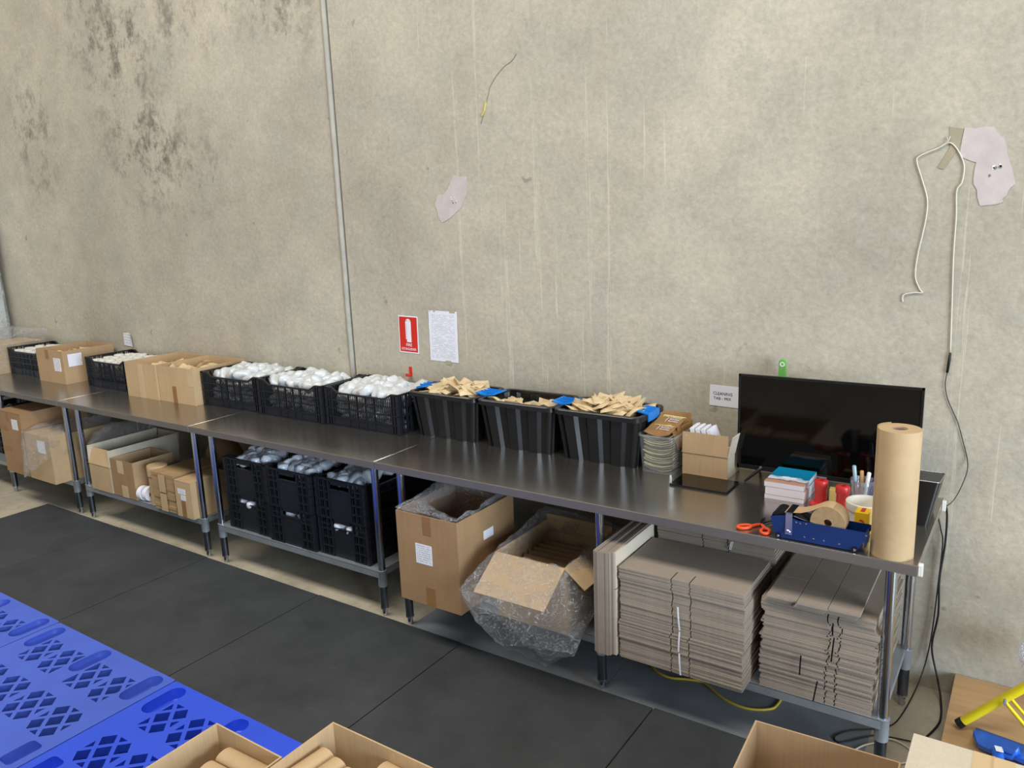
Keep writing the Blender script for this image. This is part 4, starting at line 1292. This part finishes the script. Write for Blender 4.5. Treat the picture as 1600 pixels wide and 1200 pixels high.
# ------------------------------------------------------------------ flattened cartons
def folded_board(w, d, t, notches, nd_=0.07, nw=0.005):
    """a carton folded flat: two board layers joined at one end, slotted along the front edge"""
    def layer(z0, z1):
        poly = [(-w, -d)]
        for x in notches:
            poly += [(x - nw / 2, -d), (x - nw / 2, -d + nd_), (x + nw / 2, -d + nd_), (x + nw / 2, -d)]
        poly += [(w, -d), (w, d), (-w, d)]
        return poly, z0, z1
    mb = MB()
    h = (t - 0.0007) / 2
    for z0 in (0.0, h + 0.0007):
        p, a, b = layer(z0, z0 + h)
        mb.prism(p, a, b)
    mb.box(-w - 0.002, -w + 0.001, -d + 0.001, d - 0.001, 0.0002, t - 0.0002)
    return mb

def board_stack(label, group, x0, x1, y0, y1, z0, count, t, notches, mat, jx=0.003, jy=0.004, bundles=4):
    w, d = (x1 - x0) / 2, (y1 - y0) / 2
    me = folded_board(w, d, t * 0.965, notches).mesh('flattened_carton', mat)
    per = math.ceil(count / bundles)
    place = ['lowest', 'second', 'third', 'fourth', 'highest']
    bx = by = 0
    for k in range(count):
        if k % per == 0:
            bx, by = random.gauss(0, jx * 1.6), random.gauss(0, jy)
        o = obj('flattened_carton', me, None, ((x0 + x1) / 2 + bx + random.gauss(0, jx), (y0 + y1) / 2 + by + random.gauss(0, jy * 0.45), z0 + t * k + 0.0003), (0, 0, random.gauss(0, 0.004)))
        tag(o, 'topmost sheet, a flattened grey carton, of the %s' % label if k == count - 1 else 'flattened grey carton in the %s bundle of the %s' % (place[k // per], label), 'flattened carton', group)

def strap(label, x, y0, y1, z0, z1, mat, group, r=0.0022, lean=0.0):
    pts = [(x, y0 - 0.008, z0), (x + lean * 0.5, y0 - 0.010, (z0 + z1) / 2), (x + lean, y0 - 0.008, z1)]
    mb = MB()
    for a, b in zip(pts, pts[1:]):
        a, b = Vector(a), Vector(b)
        mb.slab(a - Vector((r, 0, 0)), (2 * r, 0, 0), b - a, 0.0012)
    single('bundle_strap', mb, mat, label, 'strap', group)

ct_ = 0.0066
board_stack('tall stack tied with white straps', 'flattened cartons in the white-strapped stack', -1.072, -0.562, -0.782, -0.440, SHELF, 61, ct_, (-0.030, 0.045), CARD_G, 0.0017, 0.003, bundles=5)
for k, (z0, z1, x, ln) in enumerate(((0.265, 0.358, -0.803, -0.006), (0.365, 0.452, -0.812, 0.004), (0.458, 0.555, -0.808, -0.008))):
    strap('white strap on the %s bundle of the tall carton stack' % ('lowest', 'second lowest', 'second highest')[k], x, -0.784, -0.44, z0, z1, WHITE, 'white straps on the carton stack', 0.003, ln)
board_stack('rear stack against the wall', 'flattened cartons in the rear stack', -1.06, -0.55, -0.425, -0.09, SHELF, 70, ct_, (-0.05, 0.06), CARD_G, 0.0017, 0.003, bundles=5)
for dx in (0.0, 0.006):
    strap('white strap end on the rear carton stack', -0.735 + dx, -0.428, -0.1, 0.675, 0.712, WHITE, 'strap ends on the rear stack', 0.0016, 0.008)
board_stack('black-strapped stack by the bench end', 'flattened cartons in the black-strapped stack', -0.515, -0.118, -0.695, -0.165, SHELF, 56, ct_, (0.04, 0.075), CARD_G, 0.0035, 0.004, bundles=5)
for k, (z0, z1, x, ln) in enumerate(((0.268, 0.355, -0.318, 0.012), (0.36, 0.44, -0.37, 0.002), (0.448, 0.545, -0.262, 0.006), (0.552, 0.60, -0.262, 0.0))):
    strap('black strap on the %s bundle of the bench-end carton stack' % ('lowest', 'second lowest', 'second highest', 'topmost')[k], x, -0.70, -0.17, z0, z1, BLACK, 'black straps on the carton stack', 0.0026, ln)
# loose opened boards lying on top of it, creased into panels
for k in range(3):
    t = thing('opened_board', '%s of three creased boards lying on the black-strapped carton stack' % ('lowest', 'middle', 'topmost')[k], 'board', (-0.345 + 0.004 * k, -0.452 - 0.006 * k, SHELF + 56 * ct_ + 0.0012 + 0.0098 * k), (0, 0, 0.01 * (k - 1)), 'creased boards on the carton stack')
    for a, b in ((-0.162, -0.054), (-0.052, 0.054), (0.056, 0.162)):
        if a == -0.052:
            part('board_panel', MB().box(a, b, -0.262, 0.255, 0.0, 0.0085), CARD_G, t)
        else:
            part('board_flap', MB().box(a, b, -0.255, -0.072, 0.0, 0.0085), CARD_G, t)
            part('board_flap', MB().box(a, b, -0.068, 0.255, 0.0, 0.0085), CARD_G, t)
# a bundle of boards standing on edge
me = MB()
me = folded_board(0.2265, 0.19, 0.0086, ()).mesh('edge_board', CARD_G)
me_w = folded_board(0.2265, 0.19, 0.0086, (-0.07,), 0.03, 0.006).mesh('edge_board', CARD_W)
for k in range(10):
    o = obj('upright_board', me_w if k == 9 else me, None, (-1.176 + 0.0092 * k, -0.622 + random.uniform(-0.006, 0.004) + (0.02 if k > 7 else 0), SHELF + 0.2295 + random.uniform(-0.0, 0.006)), (0, PI / 2, 0))
    tag(o, 'pale outermost folded carton of the bundle standing on edge' if k == 9 else 'grey folded carton in the bundle standing on edge beside the bench leg', 'flattened carton', 'folded cartons standing on edge')

# ------------------------------------------------------------------ lined carton and bagged carton under the long bench
lb = carton('lined_carton', 'large brown carton with a handwritten label and clear liner, overhanging the undershelf', -2.228, -1.858, -0.845, -0.385, SHELF + 0.001, 0.715, CARD_D)
on_front(lb, -0.072, 0.028, 0.21, 0.31, 0.23, LABEL)
on_front(lb, -0.02, 0.035, 0.0, 0.095, 0.23, TAPE, 'tape_strip')
on_front(lb, -0.02, 0.03, 0.36, 0.453, 0.23, TAPE, 'tape_strip')
on_right(lb, -0.03, 0.05, 0.30, 0.345, 0.185, WHITE)
x0, x1, y0, y1 = -2.222, -1.864, -0.838, -0.392
mb = loft([lo(x0 + .03, x1 - .03, y0 + .03, y1 - .03, 0.42), lo(x0 + .012, x1 - .012, y0 + .012, y1 - .012, 0.60), lo(x0 + .008, x1 - .008, y0 + .008, y1 - .008, 0.70),
           [(x0 - .0, y0 + .0, 0.735), (x1 + .0, y0 + .0, 0.727), (x1, y1, 0.765), (x0, y1, 0.775)], [(x0 + .06, y0 + .07, 0.755), (x1 - .01, y0 + .05, 0.715), (x1 - .02, y1 - .03, 0.735), (x0 + .05, y1 - .02, 0.79)],
           [(x0 + .07, y0 + .09, 0.70), (x1 - .02, y0 + .06, 0.67), (x1 - .03, y1 - .04, 0.66), (x0 + .06, y1 - .03, 0.70)]], 84, 5, 0.015, 13, 5)
single('liner_bag', mb, FILM, 'clear plastic liner spilling from the large brown carton', 'bag', smooth=True)

fb = carton('flapped_carton', 'carton with folded-out flaps inside the clear bag', -1.715, -1.350, -0.750, -0.300, SHELF + 0.001, 0.575, CARD_T, {'front': (0.215, 124), 'right': (0.125, 128), 'left': (0.14, 158), 'back': (0.03, 0)})
for k in range(7):
    single('brown_sheet', MB().box(-0.165, 0.165, -0.003, 0.003, -0.12, 0.12), CARD_D, 'brown board sheet leaning inside the bagged carton', 'board', 'board sheets inside the bagged carton', loc=(-1.53, -0.67 + 0.045 * k, SHELF + 0.118), rot=(-0.35, 0, 0.03))
bag = []
bag.append(lo(-1.70, -1.365, -0.735, -0.315, 0.52))
bag.append(lo(-1.712, -1.352, -0.752, -0.298, 0.582))
bag.append([(-1.74, -0.80, 0.560), (-1.33, -0.80, 0.555), (-1.30, -0.27, 0.60), (-1.74, -0.27, 0.63)])
bag.append([(-1.775, -0.95, 0.455), (-1.335, -0.955, 0.445), (-1.268, -0.80, 0.43), (-1.27, -0.32, 0.44), (-1.78, -0.30, 0.48)])
bag.append([(-1.75, -0.94, 0.38), (-1.36, -0.96, 0.36), (-1.262, -0.82, 0.38), (-1.27, -0.36, 0.38), (-1.77, -0.36, 0.38)])
bag.append([(-1.70, -0.90, 0.28), (-1.37, -0.92, 0.25), (-1.262, -0.83, 0.30), (-1.27, -0.73, 0.30), (-1.70, -0.72, 0.28)])
bag.append([(-1.66, -0.86, 0.19), (-1.38, -0.88, 0.175), (-1.272, -0.82, 0.235), (-1.275, -0.78, 0.235), (-1.66, -0.78, 0.20)])
bag.append([(-1.64, -0.835, 0.165), (-1.40, -0.855, 0.155), (-1.28, -0.81, 0.215), (-1.28, -0.80, 0.215), (-1.64, -0.825, 0.17)])
single('polythene_bag', loft(bag, 130, 6, 0.013, 12, 9), FILM, 'clear crinkled bag draped over the flapped carton and hanging off the shelf', 'bag', smooth=True)

# ------------------------------------------------------------------ under the second bench
pb = carton('pale_carton', 'long pale carton with upright flaps on the undershelf', -5.345, -5.075, -0.700, -0.16, SHELF + 0.001, 0.452, CARD_T, {'front': (0.115, -22), 'left': (0.13, -4), 'right': (0.12, -2), 'back': (0.12, 6)}, inner=CARD_W)
bb = carton('brown_carton', 'open brown carton with two tape patches beside the pale carton', -5.055, -4.785, -0.697, -0.395, SHELF + 0.001, 0.526, CARD_D, inner=CARD)
on_front(bb, -0.055, 0.02, 0.17, 0.262, 0.151, TAPE_T, 'tape_strip')
on_front(bb, -0.03, 0.045, 0.0, 0.085, 0.151, TAPE_T, 'tape_strip')
carton('inner_carton', 'smaller open carton nested in the brown carton', -5.035, -4.81, -0.66, -0.43, SHELF + 0.01, 0.475, CARD)
for k in range(2):
    t = thing('label_roll', ('white label roll standing on edge against the brown carton', 'white label roll standing on edge beside the round kraft drum')[k], 'label roll', (-4.752 + 0.05 * k, -0.655 + 0.01 * k, SHELF + 0.050), (0, 0, 0.1), 'white label rolls on the undershelf')
    part('roll_body', MB().lathe([(0.020, -0.018), (0.050, -0.018), (0.050, 0.018), (0.020, 0.018)], 36, 0, 0, 'x', True), WHITE, t, True, 40)
    part('core', MB().lathe([(0.017, -0.021), (0.020, -0.021), (0.020, 0.021), (0.017, 0.021)], 28, 0, 0, 'x', True), CARD_T, t, True, 40)
rd = thing('kraft_drum', 'round kraft drum with lid beside the banded carton stack', 'drum', (-4.602, -0.625, SHELF))
part('drum_body', MB().lathe([(0, 0), (0.062, 0), (0.062, 0.198), (0, 0.198)], 32), CARD_T, rd, True, 40)
part('lid', MB().lathe([(0, 0.198), (0.066, 0.196), (0.066, 0.262), (0.064, 0.266), (0, 0.266)], 32), CARD_T, rd, True, 40)
KR2 = cardboard('small_carton_kraft', (174, 143, 104))
for k in range(12):
    o = obj('flattened_small_carton', bpy.data.meshes.get('small_folded') or folded_board(0.121, 0.17, 0.0205, (-0.04, 0.04), 0.05, 0.004).mesh('small_folded', KR2), None, (-4.412 + random.gauss(0, 0.001), -0.54 + random.gauss(0, 0.003), SHELF + 0.0004 + 0.0214 * k), (0, 0, random.gauss(0, 0.006)))
    tag(o, 'small kraft carton folded flat in the banded stack', 'flattened carton', 'small folded cartons in the banded stack')
for k, z in enumerate((0.0, 0.130)):
    single('paper_band', MB().box(-0.036, 0.036, -0.0012, 0, 0.002, 0.122), CARD_T, '%s paper band round the small folded cartons' % ('lower', 'upper')[k], 'band', 'paper bands on the small cartons', loc=(-4.412, -0.7185, SHELF + z))
sb_ = carton('small_carton', 'small closed kraft carton with two white labels by the bench leg', -4.266, -4.094, -0.722, -0.44, SHELF + 0.001, 0.500, CARD_T, lid=True)
on_front(sb_, -0.055, 0.025, 0.155, 0.19, 0.141, LABEL)
on_front(sb_, -0.028, 0.022, 0.115, 0.148, 0.141, LABEL)
on_front(sb_, -0.03, 0.015, 0.0, 0.11, 0.141, TAPE, 'tape_strip')
mb = MB()
rows = []
for i, (z, k) in enumerate(((0, 1), (0.1, 1.05), (0.2, 1.0), (0.28, 0.85), (0.33, 0.6), (0.36, 0.25), (0.362, 0.01))):
    rows.append([wob(Vector((0.17 * k * math.cos(a), 0.12 * k * math.sin(a), z)), 0.02, 8, 4) for a in [2 * PI * q / 28 for q in range(28)]])
mb.grid(rows, closed=True)
single('paper_sack', mb, simple('brown_sack_paper', (138, 108, 72), 0.7, bmp=0.3), 'crumpled brown paper sack behind the small kraft cartons', 'sack', smooth=True, loc=(-4.42, -0.22, SHELF + 0.012))
mb = loft([lo(-5.44, -5.36, -0.60, -0.14, SHELF + 0.01), lo(-5.44, -5.355, -0.62, -0.13, 0.42), lo(-5.44, -5.352, -0.64, -0.12, 0.56), lo(-5.43, -5.33, -0.60, -0.14, 0.64), lo(-5.41, -5.36, -0.5, -0.2, 0.675), lo(-5.40, -5.37, -0.45, -0.3, 0.68)], 70, 5, 0.016, 13, 2)
single('folded_plastic', mb, FILM_M, 'bundled clear plastic sheeting squeezed beside the pale carton', 'plastic sheeting', smooth=True)

# ------------------------------------------------------------------ under the farthest bench
tc = carton('tall_carton', 'tall brown carton with a white label under the farthest bench', -6.42, -6.062, -0.80, -0.30, SHELF + 0.001, 0.752, CARD_D, lid=True)
on_front(tc, 0.03, 0.12, 0.36, 0.44, 0.25, LABEL)
for z in (0.17, 0.34):
    on_front(tc, -0.16, -0.05, z, z + 0.04, 0.25, TAPE, 'tape_strip')
on_front(tc, -0.05, -0.01, 0.42, 0.49, 0.25, TAPE, 'tape_strip')
on_front(tc, 0.03, 0.08, 0.0, 0.09, 0.25, TAPE, 'tape_strip')
bc2 = carton('bagged_floor_carton', 'brown carton in a torn plastic bag beside the tall carton', -6.040, -5.668, -0.80, -0.36, SHELF + 0.001, 0.615, CARD_T, lid=True)
on_front(bc2, 0.0, 0.11, 0.225, 0.32, 0.22, WHITE)
bag = [[(-6.055, -0.845, 0.27), (-5.672, -0.825, 0.47), (-5.672, -0.35, 0.47), (-6.045, -0.35, 0.36)], lo(-6.055, -5.672, -0.825, -0.34, 0.50), lo(-6.048, -5.672, -0.815, -0.345, 0.624),
       lo(-5.98, -5.685, -0.70, -0.30, 0.665), lo(-5.88, -5.70, -0.58, -0.32, 0.70)]
single('torn_bag', loft(bag, 90, 6, 0.012, 12, 14), FILM, 'torn clear plastic bag pulled over the carton beside the tall one', 'bag', smooth=True)

# ------------------------------------------------------------------ blue pallets
def clip_poly(poly, a, b, c):
    """keep a*x + b*y <= c"""
    out = []
    for i in range(len(poly)):
        p, q = poly[i], poly[(i + 1) % len(poly)]
        dp, dq = a * p[0] + b * p[1] - c, a * q[0] + b * q[1] - c
        if dp <= 0:
            out.append(p)
        if dp * dq < 0:
            t = dp / (dp - dq)
            out.append((p[0] + (q[0] - p[0]) * t, p[1] + (q[1] - p[1]) * t))
    return out

def area2(p):
    return abs(sum(p[i][0] * p[(i + 1) % len(p)][1] - p[(i + 1) % len(p)][0] * p[i][1] for i in range(len(p)))) / 2

PW, PD = 0.994, 1.19
def pallet_layout():
    holes, slots = [], []
    for u in (0.085, 0.5, 0.915):
        slots.append((u, 0.018, 0.205, 0.045, True))
        slots.append((u, 0.535, 0.665, 0.040, False))
        slots.append((u, 0.985, 1.168, 0.045, True))
    for v in (0.185, 0.430, 0.770, 1.010):
        for u in (0.185, 0.395, 0.615, 0.825):
            for i in range(-2, 3):
                for j in range(-2, 3):
                    cu, cv = u + (i + j) * 0.052, v + (i - j) * 0.052
                    h = 0.0395
                    poly = [(cu - h, cv), (cu, cv - h), (cu + h, cv), (cu, cv + h)]
                    R = 0.088
                    for a, b in ((1, 0), (-1, 0), (0, 1), (0, -1)):
                        poly = clip_poly(poly, a, b, a * u + b * v + R)
                        if len(poly) < 3:
                            break
                    if len(poly) >= 3:
                        for a, b in ((1, 1), (1, -1), (-1, 1), (-1, -1)):
                            poly = clip_poly(poly, a, b, a * u + b * v + R * 1.55)
                            if len(poly) < 3:
                                break
                    if len(poly) >= 3:
                        for su, s0, s1, hw, _ in slots:
                            if s0 - 0.02 < cv < s1 + 0.035 and abs(cu - su) < hw + 0.07:
                                sg_ = 1 if cu > su else -1
                                poly = clip_poly(poly, -sg_, 0, -(sg_ * su + hw + 0.014))
                                if len(poly) < 3:
                                    break
                    if len(poly) >= 3 and area2(poly) > 2.2e-4:
                        holes.append(poly)
    return holes, slots
HOLES, SLOTS = pallet_layout()
def slot_outline(s, grow=0.0):
    u, v0, v1, hw, round_front = s
    return rrect(u - hw - grow, u + hw + grow, v0 - grow, v1 + grow, (hw if round_front else 0.02) * 0.98, 6)

def make_pallet(mat, label, x0, y0):
    # local: x along the bench, y away from it (towards the room)
    root = thing('plastic_pallet', label, 'pallet', (x0, y0, 0), (0, 0, 0), 'blue plastic pallets on the floor')
    neg = lambda poly: [(a, -b) for a, b in poly]
    me = flat_fill(neg(rrect(0, PW, 0, PD, 0.012, 3)), [neg(h) for h in HOLES] + [neg(slot_outline(s)) for s in SLOTS], 0.034, 'deck', mat)
    obj('deck', me, root, (0, 0, 0.133))
    for s in SLOTS:
        mb = MB()
        o = [Vector((a, -b, 0)) for a, b in slot_outline(s, 0.0005)]
        c = Vector((s[0], -(s[1] + s[2]) / 2, 0))
        def lvl(k, z):
            return [Vector((c.x + (p.x - c.x) * k, c.y + (p.y - c.y) * (0.5 + 0.5 * k), z)) for p in o]
        mb.grid([lvl(1, 0.1495), lvl(0.97, 0.143), lvl(0.90, 0.106), lvl(0.78, 0.0995), lvl(0.02, 0.099)], closed=True)
        part('hand_slot', mb, mat, root, True, 60)
    for u in (0.0, 0.43, 0.86):
        for v in (0.0, 0.52, 1.05):
            part('block_foot', MB().box(u + 0.01, u + 0.124, -v - 0.13, -v - 0.01, 0.0125, 0.098), mat, root)
    sk = MB().box(0, PW, -0.006, 0, 0.085, 0.118).box(0, PW, -PD, -PD + 0.006, 0.085, 0.118).box(0, 0.006, -PD + 0.006, -0.006, 0.085, 0.118).box(PW - 0.006, PW, -PD + 0.006, -0.006, 0.085, 0.118)
    part('skirt', sk, mat, root)
    return root
px = [-4.722, -3.722, -2.722, -1.722]
pw = ['faded blue plastic pallet cut off by the photo edge', 'faded blue plastic pallet between the other two visible ones', 'vivid blue plastic pallet under the carton of kraft sleeves', 'vivid blue plastic pallet hidden beneath the front cartons']
p0 = make_pallet(PALLET_A, pw[0], px[0], -1.757)
copy_tree(p0, pw[1], None, (px[1], -1.762, 0))
p2 = make_pallet(PALLET_B, pw[2], px[2], -1.765)
copy_tree(p2, pw[3], None, (px[3], -1.768, 0))

# ------------------------------------------------------------------ cartons in front
PT = 0.151
f1 = carton('front_carton', 'open carton of kraft sleeves standing on the vivid blue pallet', -1.768, -1.462, -2.72, -2.192, PT, 0.552, CARD_T)
f2 = carton('front_carton', 'open carton of kraft sleeves next to the black mat edge', -1.455, -0.93, -2.60, -1.998, PT, 0.552, CARD_T)
def sleeve_mesh(r, ln):
    pts = [(r * math.cos(math.radians(a)), 0.55 * r * math.sin(math.radians(a))) for a in range(0, 361, 20)][:-1]
    inner = [(p[0] * 0.93, p[1] * 0.88) for p in pts]
    mb = MB()
    n = len(pts)
    rows = [[Vector((-ln, y, z)) for y, z in pts], [Vector((ln, y, z)) for y, z in pts], [Vector((ln, y, z)) for y, z in inner], [Vector((-ln, y, z)) for y, z in inner], [Vector((-ln, y, z)) for y, z in pts]]
    mb.grid(rows, closed=True)
    return mb
SL = sleeve_mesh(0.031, 0.105).mesh('kraft_sleeve', KRAFT, True, 40)
def sleeve(x, y, z, rz, lab, grp, ry=0.0):
    o = obj('kraft_sleeve', SL, None, (x, y, z), (0, ry, rz))
    tag(o, lab, 'sleeve', grp)
for k in range(3):
    sleeve(-1.578, -2.232 - 0.064 * k, 0.500 - 0.004 * k, 0.03, 'kraft paper sleeve in the carton on the vivid blue pallet', 'kraft sleeves in the pallet carton', 0.0)
for k in range(3):
    sleeve(-1.415 + 0.064 * k, -2.175 - 0.012 * k, 0.508, PI / 2 - 0.05, 'kraft paper sleeve lying lengthwise in the carton by the mat edge', 'lengthwise kraft sleeves in the mat-edge carton', 0.03)
for k in range(4):
    sleeve(-1.115, -2.040 - 0.064 * k, 0.505, -0.05, 'kraft paper sleeve lying crosswise in the carton by the mat edge', 'crosswise kraft sleeves in the mat-edge carton')

r1 = carton('front_carton', 'open brown carton of folded boxes near the bench end', -0.335, 0.062, -1.86, -1.315, 0.0125, 0.552, CARD, rotz=0.05)
for k in range(3):
    single('folded_box', MB().box(-0.15, 0.15, -0.002, 0.002, -0.2, 0.2), CARD_T, '%s kraft board standing folded inside the bench-end carton' % ('front', 'middle', 'rear')[k], 'board', 'folded boards in the bench-end carton', loc=(-0.12 - 0.012 * k, -1.545 + 0.022 * k, 0.30), rot=(0.12, 0, 0.02))
r2 = carton('taped_carton', 'closed pale carton taped along its lid, nearest the plywood', 0.068, 0.62, -1.72, -1.232, 0.0125, 0.60, CARD_W, lid=True)
part('tape_strip', MB().box(-0.13, -0.035, -0.245, 0.245, 0.5915, 0.5925), TAPE_T, r2)
part('lid_crease', MB().box(-0.085, -0.082, -0.245, 0.245, 0.5925, 0.594), CARD_T, r2)

# ------------------------------------------------------------------ right-hand corner
ply = thing('plywood_platform', 'low plywood platform against the wall beyond the bench end', 'platform', (0.0, 0.0, 0))
part('plywood_sheet', MB().box(0.088, 1.2, -0.72, 0.045, 0.084, 0.102), PLY, ply, bevel=0.001)
part('bearer', MB().box(0.11, 1.15, -0.70, -0.64, 0.0, 0.084), PLY, ply)
part('bearer', MB().box(0.11, 1.15, -0.06, 0.0, 0.0, 0.084), PLY, ply)
st = thing('tubular_stand', 'yellow tubular steel stand with a black rubber foot on the plywood', 'stand', (0, 0, 0))
a, b = Vector((0.140, -0.350, 0.128)), Vector((0.60, -0.30, 0.62))
part('tube_leg', MB().tube([a, b], 0.0165, 18), YELLOW, st, True, 40)
part('rubber_foot', MB().tube([a - (b - a).normalized() * 0.012, a + (b - a).normalized() * 0.012], 0.0185, 18), BLACK, st, True, 40)
part('rear_leg', MB().tube([(0.66, -0.18, 0.62), (0.75, -0.12, 0.11)], 0.0165, 18), YELLOW, st, True, 40)
part('crossbar', MB().tube([(0.60, -0.30, 0.62), (0.66, -0.18, 0.62)], 0.0165, 18), YELLOW, st, True, 40)
s0, s1 = Vector((0.272, -0.368, 0.272)), Vector((0.41, -0.40, 0.14))
part('brace_strut', MB().tube([s0, s1], 0.007, 10), YELLOW, st, True, 40)
part('brace_strut', MB().tube([s0 + Vector((0.008, 0.03, 0.012)), s1 + Vector((0.02, 0.03, 0.0))], 0.006, 10), YELLOW, st, True, 40)
part('pivot_bolt', MB().lathe([(0, -0.39), (0.006, -0.39), (0.006, -0.36), (0, -0.36)], 12, 0.272, 0.275, 'y'), GALV, st, True, 40)

dpn = thing('dustpan', 'blue plastic dustpan lying on the plywood platform', 'dustpan', (0.265, -0.44, 0.102), (0, 0, -0.15))
pan = MB()
rows = []
for i in range(9):
    u = i / 8
    row = []
    for j in range(9):
        v = j / 8
        x = -0.085 + 0.17 * v
        y = 0.11 - 0.17 * u
        e = max(0, abs(v - 0.5) * 2 - 0.7) / 0.3
        z = 0.004 + 0.05 * e ** 1.6 * u + 0.045 * max(0, (u - 0.75) / 0.25) ** 1.5
        row.append(Vector((x * (0.8 + 0.3 * (1 - u)), y, z)))
    rows.append(row)
pan.grid(rows)
po = part('pan', pan, BLUE_D, dpn, True)
sm = po.modifiers.new('wall', 'SOLIDIFY'); sm.thickness = 0.003
part('handle', MB().tube([(0.0, -0.05, 0.04), (0.012, -0.08, 0.058), (0.03, -0.13, 0.05), (0.045, -0.175, 0.035)], [0.016, 0.019, 0.018, 0.012], 12), BLUE_D, dpn, True, 40)
part('label_sticker', MB().slab((0.0, -0.075, 0.0775), (0.022, 0.006, 0), (0.012, -0.03, 0.001), 0.0008), LABEL, dpn)
hb = thing('hand_brush', 'blue hand brush lying against the dustpan', 'brush', (0.355, -0.49, 0.102), (0, 0, -0.3))
part('brush_back', MB().prism(rrect(-0.09, 0.09, -0.018, 0.018, 0.017, 5), 0.03, 0.05), BLUE_D, hb, bevel=0.004)
part('bristles', MB().box(-0.085, 0.085, -0.014, 0.014, 0.0, 0.031), simple('dark_bristle', (30, 40, 70), 0.7), hb)

mb = MB()
rows = []
for i in range(14):
    ph = PI * i / 13
    rows.append([wob(Vector((0.085 * math.sin(ph) * math.cos(t), 0.07 * math.sin(ph) * math.sin(t), 0.075 * math.cos(ph))), 0.03, 11, 6) for t in [2 * PI * k / 26 for k in range(26)]])
mb.grid(rows, closed=True)
single('carrier_bag', mb, plastic_film('milky_bag', (218, 224, 236), clear=0.35, rough=0.2, milk=0.5), 'crumpled white plastic bag hanging off the yellow stand', 'bag', smooth=True, loc=(0.375, -0.12, 0.345))
